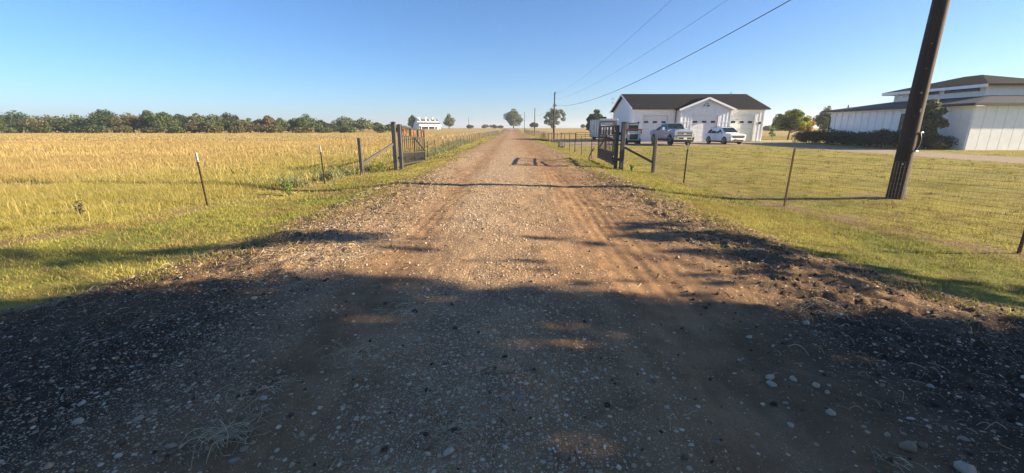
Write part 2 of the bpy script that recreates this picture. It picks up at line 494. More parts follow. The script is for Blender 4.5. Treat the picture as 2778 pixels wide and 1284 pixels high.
# masks carried by the ground: where gravel lies, where grass is lush, where soil is bare
def gravel_density(x, y):
    a = 0.75 * np.exp(-((x + 0.35) / 0.95) ** 2)                       # pale crown of the road
    a = a + 0.40 * np.exp(-((x + 2.5) / 0.8) ** 2)
    a = a + 0.50 * np.exp(-((x - 3.75) / 0.30) ** 2) * ss(9, 13, y)    # thrown-out strip along the right edge
    a = a + 0.22
    a = a - 0.5 * np.exp(-((x - 1.65) / 0.45) ** 2) - 0.38 * np.exp(-((x + 1.45) / 0.38) ** 2)
    nzn = fnoise(x * 0.9, y * 0.35, 51)
    a = a * (0.35 + 1.3 * nzn)
    a = a * (0.42 + 0.58 * ss(3.6, 7.5, y)) * (1 - 0.45 * ss(30, 70, y))
    return np.clip(a, 0.03, 0.95)
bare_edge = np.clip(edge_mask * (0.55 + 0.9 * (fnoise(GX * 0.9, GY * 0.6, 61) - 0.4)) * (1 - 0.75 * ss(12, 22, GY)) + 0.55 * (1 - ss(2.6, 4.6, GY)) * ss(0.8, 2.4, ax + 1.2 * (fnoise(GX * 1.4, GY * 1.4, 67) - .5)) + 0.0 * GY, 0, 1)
def fence_soil(x, y):
    l = np.exp(-((x - fence_x(y, -1) - 0.15) / 0.42) ** 2) * np.clip(fnoise(x * 1.6, y * 1.6, 71) * 2.6 - .75, 0, 1) * (1 - ss(20, 30, y))
    r = np.exp(-((x - fence_x(y, 1) + 0.05) / 0.40) ** 2) * np.clip(fnoise(x * 1.4, y * 1.4, 73) * 2.6 - .55, 0, 1) * (1 - 0.5 * ss(40, 60, y))
    pole = np.exp(-(((x - 9.6) / 0.8) ** 2 + ((y - 11.1) / 0.5) ** 2)) * 0.8
    return np.clip(np.maximum(np.maximum(l, r), pole), 0, 1)
soil_m = fence_soil(GX, GY)
lush = np.clip((fnoise(GX * 0.5, GY * 0.5, 81) - 0.46) * 2.6, 0, 1)
lush_verge = np.clip(0.35 + (fnoise(GX * 0.6, GY * 0.35, 83) - 0.45) * 2.2, 0, 1) * (1 - soil_m)
field_lush = np.clip(ss(-22, -7, GX) * 0.8 * (1 - ss(14, 40, GY)) + (fnoise(GX * 0.3, GY * 0.3, 85) - 0.55) * 1.4 * (1 - ss(30, 80, GY)), 0, 1) * (GX < 0)

cx = 0.25 * (GX[:-1, :-1] + GX[1:, :-1] + GX[:-1, 1:] + GX[1:, 1:]); cy = 0.25 * (GY[:-1, :-1] + GY[1:, :-1] + GY[:-1, 1:] + GY[1:, 1:])
ch = 0.25 * (half[:-1, :-1] + half[1:, :-1] + half[:-1, 1:] + half[1:, 1:])
jit = (fnoise(cx * 4, cy * 4, 91) - 0.5) * 0.5
c_road = np.abs(cx) < ch + jit
wv = (fnoise(cx * 0.4, cy * 0.4, 95) - 0.5) * 1.2
c_drive = (~c_road) & (cx > 0) & (((cx > 6.5 + wv) & (cx < 33 + wv) & (cy > 44.5 + wv - 0.12 * np.minimum(cx - 8, 0)) & (cy < 58.5) & ((cx < 27.5) | (cy < 56 - 0.4 * (cx - 27.5)))) |
           ((cx > 26 + wv * .6) & (cx < 30.6 + wv * .6) & (cy > -30) & (cy < 46)))
c_verge = (~c_road) & (cx > fence_x(cy, -1) + jit * .6) & (cx < fence_x(cy, 1) + jit * .6) & (cy < 400)
c_lawn = (~c_road) & (~c_verge) & (~c_drive) & (cx > 0) & (cy < 76 + wv) & (cx < 75) & ~((cx < 16) & (cy > 62 + wv))
c_field = ~(c_road | c_verge | c_drive | c_lawn)
REG = [('gravel_road', c_road, 'road_ground', 'pale gravel and brown dirt road running straight to the horizon'),
       ('verge', c_verge, 'lawn_ground', 'strips of short green grass between the dirt road and its fences'),
       ('lawn', c_lawn, 'lawn_ground', 'mown yellow green lawn behind the wire fence on the right'),
       ('driveway', c_drive, 'drive_ground', 'grey gravel driveway in front of the white garage'),
       ('field', c_field, 'field_ground', 'wide golden hay field on both sides of the road')]
nx = len(XS)
AV = np.stack([GX, GY, GZ], -1).reshape(-1, 3)
ji, ii = np.meshgrid(np.arange(len(YS) - 1), np.arange(nx - 1), indexing='ij')
quads = np.stack([ji * nx + ii, ji * nx + ii + 1, (ji + 1) * nx + ii + 1, (ji + 1) * nx + ii], -1)
gden = gravel_density(GX, GY)
ground = {}
for nm, msk, mt, lab in REG:
    F = quads[msk]
    used, inv = np.unique(F.ravel(), return_inverse=True)
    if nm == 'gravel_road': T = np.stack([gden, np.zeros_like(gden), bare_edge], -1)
    elif nm == 'verge': T = np.stack([gden * 0, lush_verge, np.clip(soil_m + 0.7 * (1 - ss(0.0, 0.55, ax - half)), 0, 1)], -1)
    elif nm == 'lawn': T = np.stack([gden * 0, lush * 0.55, soil_m], -1)
    elif nm == 'driveway': T = np.stack([gden * 0 + 0.55, gden * 0, gden * 0], -1)
    else: T = np.stack([gden * 0, field_lush, gden * 0], -1)
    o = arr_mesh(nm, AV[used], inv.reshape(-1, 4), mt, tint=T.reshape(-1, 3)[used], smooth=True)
    tag(o, lab, nm.split('_')[-1], kind='structure')
    ground[nm] = o

# ------------------------------------------------------------------ garage
def gable_z(x, x0, x1, ze, zp):
    xm = 0.5 * (x0 + x1)
    return ze + (zp - ze) * (1 - abs(x - xm) / (0.5 * (x1 - x0)))

gz = Z(25, 58)
garage = empty('garage', (25, 58, gz), 0, 'white board and batten garage with three doors and a dark shingle roof', 'garage')
def G3(x, y, z=0): return (x - 25, y - 58, z - gz)          # world to garage-local
def gbox(x0, x1, y0, y1, z0, z1, mb=None):
    mb = mb or MB(); return mb.box(G3(x0, y0, z0), G3(x1, y1, z1))
WL, WR, WF, WBk = 16.4, 33.8, 58.0, 70.0
EZ, RZ = 4.22, 6.30
RY = 64.0
BX0, BX1, BF = 22.1, 28.6, 56.5                             # projecting middle bay
BEZ, BPZ = 4.10, 5.40
DOORS = [(17.6, 20.95, WF, WL, BX0), (23.55, 26.95, BF, BX0, BX1), (29.35, 32.6, WF, BX1, WR)]
DT = 3.30                                                  # door top
floor_z = gz - 0.05
# front walls with door openings
fw = MB()
for (d0, d1, yf, w0, w1) in DOORS:
    top = EZ if yf == WF else BEZ
    gbox(w0, d0, yf, yf + 0.2, floor_z, top, fw); gbox(d1, w1, yf, yf + 0.2, floor_z, top, fw)
    gbox(d0, d1, yf, yf + 0.2, DT, top, fw)
# middle gable
fw.panel([G3(BX0, BF, BEZ), G3(BX1, BF, BEZ), G3(0.5 * (BX0 + BX1), BF, BPZ - 0.12)], 0.2, (0, -1, 0))
gbox(BX0, BX0 + 0.2, BF + 0.2, WF, floor_z, BEZ, fw); gbox(BX1 - 0.2, BX1, BF + 0.2, WF, floor_z, BEZ, fw)
front_wall = fw.build('front_wall', 'white_siding', garage)
def end_wall(x, nx_):
    m = MB()
    m.panel([G3(x, WF + 0.2, floor_z), G3(x, WBk, floor_z), G3(x, WBk, EZ), G3(x, RY, RZ - 0.1), G3(x, WF + 0.2, EZ)], 0.2, (nx_, 0, 0))
    return m.build('end_wall', 'white_siding', garage)
ew_l = end_wall(WL, -1); ew_r = end_wall(WR, 1)
gbox(WL, WR, WBk - 0.2, WBk, floor_z, EZ).build('back_wall', 'white_siding', garage)
# battens
def end_z(y): return EZ + (RZ - 0.1 - EZ) * (1 - abs(y - RY) / (RY - WF))
for k in range(26):
    y = WF + 0.25 + k * 0.455
    if y < WBk: MB().box(G3(WL - 0.024, y - 0.022, floor_z), G3(WL, y + 0.022, end_z(y) - 0.03)).build('batten', 'white_trim', ew_l)
    if y < WBk: MB().box(G3(WR, y - 0.022, floor_z), G3(WR + 0.024, y + 0.022, end_z(y) - 0.03)).build('batten', 'white_trim', ew_r)
for (d0, d1, yf, w0, w1) in DOORS:
    n = int((w1 - w0) / 0.46)
    for k in range(n + 1):
        x = w0 + 0.06 + k * (w1 - w0 - 0.12) / n
        if yf == BF: zt = min(gable_z(x, BX0, BX1, BEZ, BPZ) - 0.22, 99)
        else: zt = EZ - 0.26
        z0 = floor_z if (x < d0 - 0.12 or x > d1 + 0.12) else DT + 0.13
        if zt > z0 + 0.1: MB().box(G3(x - 0.022, yf - 0.024, z0), G3(x + 0.022, yf, zt)).build('batten', 'white_trim', front_wall)
    # trim around the door and the band beside it
    t = MB()
    gbox(d0 - 0.11, d0, yf - 0.03, yf + 0.1, floor_z, DT + 0.11, t); gbox(d1, d1 + 0.11, yf - 0.03, yf + 0.1, floor_z, DT + 0.11, t)
    gbox(d0, d1, yf - 0.03, yf + 0.1, DT, DT + 0.11, t)
    t.build('door_trim', 'white_trim', garage)
    for (a, b) in ((w0 + 0.02, d0 - 0.13), (d1 + 0.13, w1 - 0.02)):
        gbox(a, b, yf - 0.03, yf - 0.002, 2.36, 2.45).build('trim_band', 'white_trim', garage)
    # door: six sections, three windows
    door = empty('garage_door', G3(0.5 * (d0 + d1), yf + 0.17, floor_z)); door.parent = garage
    wd = (d1 - d0) / 2; hh = (DT - floor_z) / 6
    for k in range(6):
        pbx = MB().box((-wd, 0, k * hh + 0.008), (wd, 0.05, (k + 1) * hh - 0.008))
        for q in range(4):
            x0 = -wd + 0.09 + q * (2 * wd - 0.18) / 4
            if k != 4: pbx.box((x0 + 0.05, -0.008, k * hh + 0.1), (x0 + (2 * wd - 0.18) / 4 - 0.05, 0.0, (k + 1) * hh - 0.1))
        pbx.build('door_panel', 'garage_door_paint', door)
    for q in (-1, 0, 1):
        cxw = q * wd * 0.70
        wz = 4 * hh + 0.14
        f = MB()
        f.box((cxw - 0.33, -0.02, wz - 0.03), (cxw + 0.33, 0, wz)); f.box((cxw - 0.33, -0.02, wz + 0.27), (cxw + 0.33, 0, wz + 0.30))
        f.box((cxw - 0.33, -0.02, wz), (cxw - 0.30, 0, wz + 0.27)); f.box((cxw + 0.30, -0.02, wz), (cxw + 0.33, 0, wz + 0.27))
        f.build('window_frame', 'white_trim', door)
        MB().box((cxw - 0.30, -0.008, wz), (cxw + 0.30, 0.002, wz + 0.27)).build('window_pane', 'window_glass', door)
# roofs
oh = 0.45
sl = (RZ - EZ) / (RY - WF)
def rz_main(y): return RZ - sl * abs(y - RY) + 0.16
rf = MB()
ye0, ye1 = WF - oh, WBk + oh
rf.slab([G3(WL - oh, ye0, rz_main(ye0)), G3(WR + oh, ye0, rz_main(ye0)), G3(WR + oh, RY, rz_main(RY)), G3(WL - oh, RY, rz_main(RY))], 0.12)
rf.slab([G3(WL - oh, RY, rz_main(RY)), G3(WR + oh, RY, rz_main(RY)), G3(WR + oh, ye1, rz_main(ye1)), G3(WL - oh, ye1, rz_main(ye1))], 0.12)
roof = rf.build('roof', 'roof_shingle', garage)
bm_ = 0.5 * (BX0 + BX1); bsl = (BPZ - BEZ) / (bm_ - BX0)
b2 = MB()
yb0, yb1 = BF - oh, 62.0
for s in (-1, 1):
    xe = bm_ + s * (bm_ - BX0 + oh)
    q = [G3(bm_, yb0, BPZ + 0.12), G3(bm_, yb1, BPZ + 0.12), G3(xe, yb1, BPZ + 0.12 - bsl * abs(xe - bm_)), G3(xe, yb0, BPZ + 0.12 - bsl * abs(xe - bm_))]
    b2.slab(q, 0.12)
    # rake board
    p0 = Vector(G3(bm_, yb0 - 0.02, BPZ - 0.02)); p1 = Vector(G3(xe, yb0 - 0.02, BPZ - 0.02 - bsl * abs(xe - bm_)))
    MB().bar(p0, p1, 0.05, 0.24).build('rake_board', 'white_trim', garage)
b2.build('gable_roof', 'roof_shingle', garage)
for s, x in ((-1, WL - oh), (1, WR + oh)):
    for ya, yb in ((ye0, RY), (ye1, RY)):
        MB().bar(G3(x - 0.02 * -s, ya, rz_main(ya) - 0.13), G3(x - 0.02 * -s, yb, rz_main(yb) - 0.13), 0.05, 0.22).build('rake_board', 'white_trim', garage)
    # soffit under the rake
    MB().slab([G3(x, ye0, rz_main(ye0) - 0.14), G3(x - s * oh, ye0, rz_main(ye0) - 0.14), G3(x - s * oh, RY, rz_main(RY) - 0.14), G3(x, RY, rz_main(RY) - 0.14)], 0.03).build('soffit', 'white_trim', garage)
for (a, b) in ((WL - oh, BX0 - 0.3), (BX1 + 0.3, WR + oh)):
    zg = rz_main(ye0)
    MB().box(G3(a, ye0 - 0.12, zg - 0.2), G3(b, ye0 - 0.003, zg - 0.02)).build('gutter', 'dark_metal', garage, 0.02)
    MB().box(G3(a, ye0 + 0.0, zg - 0.26), G3(b, WF, zg - 0.215)).build('soffit', 'white_trim', garage)
    MB().box(G3(max(a, WL), WF - 0.035, EZ - 0.28), G3(min(b, WR), WF - 0.003, EZ - 0.06)).build('frieze_board', 'white_trim', garage)
for x, s in ((BX0 - 0.16, 1), (BX1 + 0.16, -1)):
    yy = WF - 0.14
    MB().tube([G3(x - s * 0.05, ye0 - 0.06, EZ - 0.02), G3(x - s * 0.05, ye0 - 0.05, EZ - 0.22), G3(x, yy + 0.04, EZ - 0.5), G3(x, yy + 0.05, EZ - 0.7), G3(x, yy + 0.05, floor_z + 0.15), G3(x, yy - 0.15, floor_z + 0.06)], 0.05, 6).build('downspout', 'dark_metal', garage)
for x in (BX0, BX1, WL, WR):
    yf = BF if x in (BX0, BX1) else WF
    MB().box(G3(x - 0.07, yf - 0.03, floor_z), G3(x + 0.07, yf - 0.004, (BEZ if yf == BF else EZ) - 0.1)).build('corner_board', 'white_trim', garage)
# gooseneck lamp over the middle door and two wall lamps
lx = 25.25
MB().tube([G3(lx - 0.3, BF, 4.50), G3(lx - 0.3, BF - 0.12, 4.52), G3(lx - 0.05, BF - 0.25, 4.78), G3(lx + 0.10, BF - 0.3, 4.72), G3(lx + 0.12, BF - 0.3, 4.52)], 0.022, 6).build('lamp_arm', 'black_paint', garage)
MB().tube([G3(lx + 0.12, BF - 0.3, 4.54), G3(lx + 0.12, BF - 0.3, 4.48), G3(lx + 0.12, BF - 0.3, 4.36)], [0.05, 0.12, 0.26], 14).build('lamp_shade', 'black_paint', garage)
MB().tube([G3(lx - 0.3, BF, 4.50), G3(lx - 0.3, BF - 0.05, 4.50)], 0.09, 10).build('lamp_base', 'black_paint', garage)
for x in (16.95, 33.25):
    w = MB(); w.box(G3(x - 0.06, WF - 0.06, 2.18), G3(x + 0.06, WF - 0.004, 2.42)); w.loft([[G3(x + a, WF - 0.22 + b, z) for a, b in ((-r, -r), (r, -r), (r, r), (-r, r))] for r, z in ((0.05, 2.12), (0.11, 2.36), (0.13, 2.38), (0.02, 2.48))])
    w.build('wall_lamp', 'black_paint', garage)
MB().tube([G3(31.8, 63.6, RZ), G3(31.8, 63.6, RZ + 0.35)], 0.06, 8).build('vent_pipe', 'dark_metal', roof)
MB().box(G3(WL - 0.02, WF - 0.05, floor_z - 0.1), G3(WR + 0.02, WF - 0.004, floor_z + 0.03)).build('foundation', 'concrete', garage)

# concrete path to the right of the garage
o = MB().box((33.2, 57.0, Z(38, 58) - 0.1), (45.0, 58.1, Z(38, 58) + 0.05)).build('concrete_path', 'concrete')
tag(o, 'pale concrete path beside the right end of the white garage', 'path', kind='structure')

# ------------------------------------------------------------------ house at the right
hz = Z(38, 45)
house = empty('house', (36.9, 50, hz), 0, 'white board and batten house with dark roofs and clerestory storey behind the hedge', 'house')
def H3(x, y, z): return (x - 36.9, y - 50, z - hz)
HX0, HX1, HY0, HY1, HE = 36.9, 50.0, 34.6, 50.0, 3.45
wl = MB(); wl.box(H3(HX0, HY0, hz - .1), H3(HX1, HY1, HE)); hw = wl.build('wall', 'white_siding', house)
nb_ = 17
for k in range(nb_):
    y0_ = HY0 + k * (HY1 - HY0) / nb_; y1_ = y0_ + (HY1 - HY0) / nb_
    MB().box(H3(HX0 - 0.045, y0_ + 0.02, hz), H3(HX0 - 0.002, y1_ - 0.02, HE - 0.1)).build('board', 'white_siding', hw)
    MB().box(H3(HX0 - 0.075, y0_ + 0.04, hz), H3(HX0 - 0.047, y0_ + 0.10, HE - 0.1)).build('batten', 'white_trim', hw)
for k in range(15):
    x0_ = HX0 + k * (HX1 - HX0) / 15
    MB().box(H3(x0_ + 0.02, HY0 - 0.04, hz), H3(x0_ + (HX1 - HX0) / 15 - 0.02, HY0 - 0.002, HE - 0.1)).build('board', 'white_siding', hw)
UX0, UX1, UY0, UY1, UZ0, UZ1 = 40.6, 47.0, 37.6, 46.4, 3.8, 5.25
lowroof = MB(); e = 0.6
zr = HE + 0.12
P = lambda x, y, z: H3(x, y, z)
top_z = 4.35
lowroof.slab([P(HX0 - e, HY0 - e, zr), P(UX0 + .2, UY0 - .2, top_z), P(UX0 + .2, UY1 + .2, top_z), P(HX0 - e, HY1 + e, zr)], 0.14)
lowroof.slab([P(HX0 - e, HY1 + e, zr), P(UX0 + .2, UY1 + .2, top_z), P(UX1 + .2, UY1 + .2, top_z), P(HX1 + e, HY1 + e, zr)], 0.14)
lowroof.slab([P(HX1 + e, HY1 + e, zr), P(UX1 + .2, UY1 + .2, top_z), P(UX1 + .2, UY0 - .2, top_z), P(HX1 + e, HY0 - e, zr)], 0.14)
lowroof.slab([P(HX1 + e, HY0 - e, zr), P(UX1 + .2, UY0 - .2, top_z), P(UX0 + .2, UY0 - .2, top_z), P(HX0 - e, HY0 - e, zr)], 0.14)
lowroof.build('lower_roof', 'roof_dark', house)
MB().box(P(HX0 - e - .1, HY0 - e, zr - 0.2), P(HX0 - e - .003, HY1 + e, zr - 0.02)).build('gutter', 'dark_metal', house)
MB().box(P(HX0 - e, HY0 - e, zr - 0.26), P(HX0 - 0.004, HY1 + e, zr - 0.21)).build('soffit', 'white_trim', house)
MB().tube([P(HX0 - e + .0, HY1 + .2, zr - .15), P(HX0 - e, HY1 + .2, zr - .45), P(HX0 - .12, HY1 - .1, zr - .75), P(HX0 - .1, HY1 - .1, zr - 1), P(HX0 - .1, HY1 - .1, hz + .1)], 0.06, 6).build('downspout', 'dark_metal', house)
up = MB().box(P(UX0, UY0, UZ0), P(UX1, UY1, UZ1)).build('upper_wall', 'white_siding', house)
for k in range(46):
    y = UY1 - 0.05 - k * 0.48
    if y > UY0: MB().box(P(UX0 - 0.03, y - 0.03, UZ0 + .3), P(UX0, y + 0.03, UZ1 - .02)).build('batten', 'white_trim', up)
ue = 0.75; uz = UZ1 + 0.02; ut = 6.45; um = 0.5 * (UX0 + UX1)
ur = MB()
A, B, C_, D = P(UX0 - ue, UY1 + ue, uz), P(UX0 - ue, UY0 - ue, uz), P(UX1 + ue, UY0 - ue, uz), P(UX1 + ue, UY1 + ue, uz)
T0, T1 = P(um, UY1 - 3.6, ut), P(um, UY0 + 3.6, ut)
ur.slab([A, B, T1, T0], 0.16); ur.slab([C_, D, T0, T1], 0.16); ur.slab([D, A, T0], 0.16); ur.slab([B, C_, T1], 0.16)
ur.build('upper_roof', 'roof_shingle', house)
MB().box(P(UX0 - ue - .03, UY0 - ue, uz - .28), P(UX0 - ue - .003, UY1 + ue, uz - .02)).build('fascia', 'white_trim', house)
MB().box(P(UX0 - ue, UY1 + ue + .003, uz - .28), P(UX1 + ue, UY1 + ue + .03, uz - .02)).build('fascia', 'white_trim', house)
for y0 in (43.2, 39.6):
    w = empty('window', P(UX0, y0, UZ0 + 0.95)); w.parent = house
    MB().box((-0.06, -1.55, -0.05), (-0.004, 1.55, 0)).build('sill', 'white_trim', w)
    MB().box((-0.045, -1.45, 0), (-0.004, 1.45, 0.46)).build('pane', 'window_glass', w)
    fr = MB(); fr.box((-0.06, -1.5, 0.46), (-0.004, 1.5, 0.52)); fr.box((-0.06, -1.5, 0), (-0.004, -1.45, 0.46)); fr.box((-0.06, 1.45, 0), (-0.004, 1.5, 0.46)); fr.build('frame', 'black_paint', w)
for y0 in (40.4,):
    w = empty('window', P(HX0 - .045, y0, 1.45)); w.parent = house
    fr = MB(); fr.box((-0.06, -0.52, -.05), (-0.034, 0.52, 0)); fr.box((-0.06, -.52, 1.45), (-.034, .52, 1.5)); fr.box((-.06, -.52, 0), (-.034, -.46, 1.45)); fr.box((-.06, .46, 0), (-.034, .52, 1.45)); fr.box((-.06, -.46, .70), (-.034, .46, .76)); fr.build('frame', 'black_paint', w)
    MB().box((-0.045, -0.46, 0), (-0.002, 0.46, 0.70)).build('pane', 'window_glass', w)
    MB().box((-0.04, -0.46, 0.76), (-0.002, 0.46, 1.45)).build('pane', 'grey_box', w)
MB().tube([P(37.6, 48.6, 3.6), P(37.6, 48.6, 4.15)], 0.07, 8).build('vent_pipe', 'dark_metal', house)

# ------------------------------------------------------------------ far white barn on the left
bx, by = -49.5, 250.0
bz = Z(bx, by) - 0.2
barn = empty('barn', (bx, by, bz), R(36), 'far white barn with grey roof, three ridge chimneys and an open porch', 'barn')
barn.scale = (.80, .80, .82)
Lb, Wb, He, Hr = 16.0, 11.0, 3.6, 7.2
MB().box((-Lb / 2, -Wb / 2 + 2.2, 0), (Lb / 2, Wb / 2, He)).build('wall', 'white_siding', barn)
for s in (-1, 1):
    MB().panel([(s * Lb / 2, -Wb / 2, He - .9), (s * Lb / 2, Wb / 2, He - .2), (s * Lb / 2, 0.2, Hr - .1)], 0.2, (s, 0, 0)).build('gable', 'white_siding', barn)
MB().slab([(-Lb / 2 - .4, -2.4, 5.45), (Lb / 2 + .4, -2.4, 5.45), (Lb / 2 + .4, 0.2, Hr), (-Lb / 2 - .4, 0.2, Hr)], 0.15).build('roof', 'barn_roof', barn)
MB().slab([(-Lb / 2 - .4, -Wb / 2 - .3, 3.45), (Lb / 2 + .4, -Wb / 2 - .3, 3.45), (Lb / 2 + .4, -2.6, 5.15), (-Lb / 2 - .4, -2.6, 5.15)], 0.15).build('roof', 'barn_roof', barn)
MB().slab([(-Lb / 2 - .4, 0.2, Hr), (Lb / 2 + .4, 0.2, Hr), (Lb / 2 + .4, Wb / 2 + .4, 3.4), (-Lb / 2 - .4, Wb / 2 + .4, 3.4)], 0.15).build('roof', 'barn_roof', barn)
MB().box((-Lb / 2 - .4, -2.62, 5.1), (Lb / 2 + .4, -2.42, 5.55)).build('roof_trim', 'white_trim', barn)
MB().box((-Lb / 2 - .4, -Wb / 2 - .45, 2.35), (Lb / 2 + .4, -Wb / 2 - .31, 3.5)).build('fascia', 'white_trim', barn)
MB().box((-Lb / 2 + 1, -Wb / 2 - .43, 2.0), (Lb / 2 + .6, -Wb / 2 - .33, 2.2)).build('porch_beam', 'white_trim', barn)
MB().box((-Lb / 2 + 1, -Wb / 2 + 2.12, 0.0), (Lb / 2 - 1.5, -Wb / 2 + 2.19, 2.3)).build('porch_back', 'barn_dark', barn)
for x in (-6.9, -1.4, 3.4, 7.6):
    MB().box((x - .14, -Wb / 2 - .4, 0), (x + .14, -Wb / 2 - .15, 2.05)).build('porch_post', 'white_trim', barn)
for x in (-5.6, -0.4, 4.9):
    MB().box((x - .38, 0.0, Hr - .2), (x + .38, .7, Hr + 1.15)).build('chimney', 'white_trim', barn)
for x in (-5.5, -1.2, 2.2, 6.3):
    MB().slab([(x - .35, -1.9, 5.93), (x + .35, -1.9, 5.93), (x + .35, -.4, 6.94), (x - .35, -.4, 6.94)], 0.05).build('skylight', 'white_trim', barn)

# ------------------------------------------------------------------ vehicles
def ring_at(x, w, zb, zm, zt, wt):
    """cross-section of a car body: 12 points"""
    pts = [(w * .90, zb), (w, zb + .10), (w, zm), (w * .97, zm + (zt - zm) * .5), (wt, zt - .02), (wt * .8, zt)]
    return [(x, y, z) for y, z in pts] + [(x, -y, z) for y, z in reversed(pts)]

def wheel(parent, x, y, r, wdt, rim_mat, spokes=6):
    s = 1 if y > 0 else -1
    wh = empty('wheel', (x, y, r)); wh.parent = parent
    t = MB()
    prof = [(-wdt / 2, r * .72), (-wdt / 2, r * .93), (-wdt * .36, r), (wdt * .36, r), (wdt / 2, r * .93), (wdt / 2, r * .72)]
    n = 22
    rings = [[(q * math.cos(2 * math.pi * k / n), s * dy, q * math.sin(2 * math.pi * k / n)) for k in range(n)] for dy, q in prof]
    t.loft(rings, True, True); t.build('tyre', 'tyre', wh)
    rm = MB()
    rings = [[(q * math.cos(2 * math.pi * k / n), s * dy, q * math.sin(2 * math.pi * k / n)) for k in range(n)] for dy, q in ((wdt / 2 + .002, r * .72), (wdt / 2 + .012, r * .66), (wdt / 2 + .004, r * .62))]
    rm.loft(rings, False, True)
    for k in range(spokes):
        a = 2 * math.pi * k / spokes + .3
        rm.bar((0, s * (wdt / 2 + .012), 0), (r * .66 * math.cos(a), s * (wdt / 2 + .008), r * .66 * math.sin(a)), r * .16, .02)
    rm.tube([(0, s * wdt / 2, 0), (0, s * (wdt / 2 + .03), 0)], r * .17, 10)
    rm.build('rim', rim_mat, wh)
    return wh

def arch(parent, x, y, r, mat, z0):
    s = 1 if y > 0 else -1
    m = MB(); n = 16
    pts = [(x + r * math.cos(math.pi * k / n), s * 0, z0 + r * math.sin(math.pi * k / n)) for k in range(n + 1)]
    q = [(p[0], y, p[2]) for p in pts]
    q = [(x + r, y, z0 - .12)] + q + [(x - r, y, z0 - .12)]
    m.panel(q, 0.5, (0, s, 0)); m.build('wheel_arch', mat, parent)

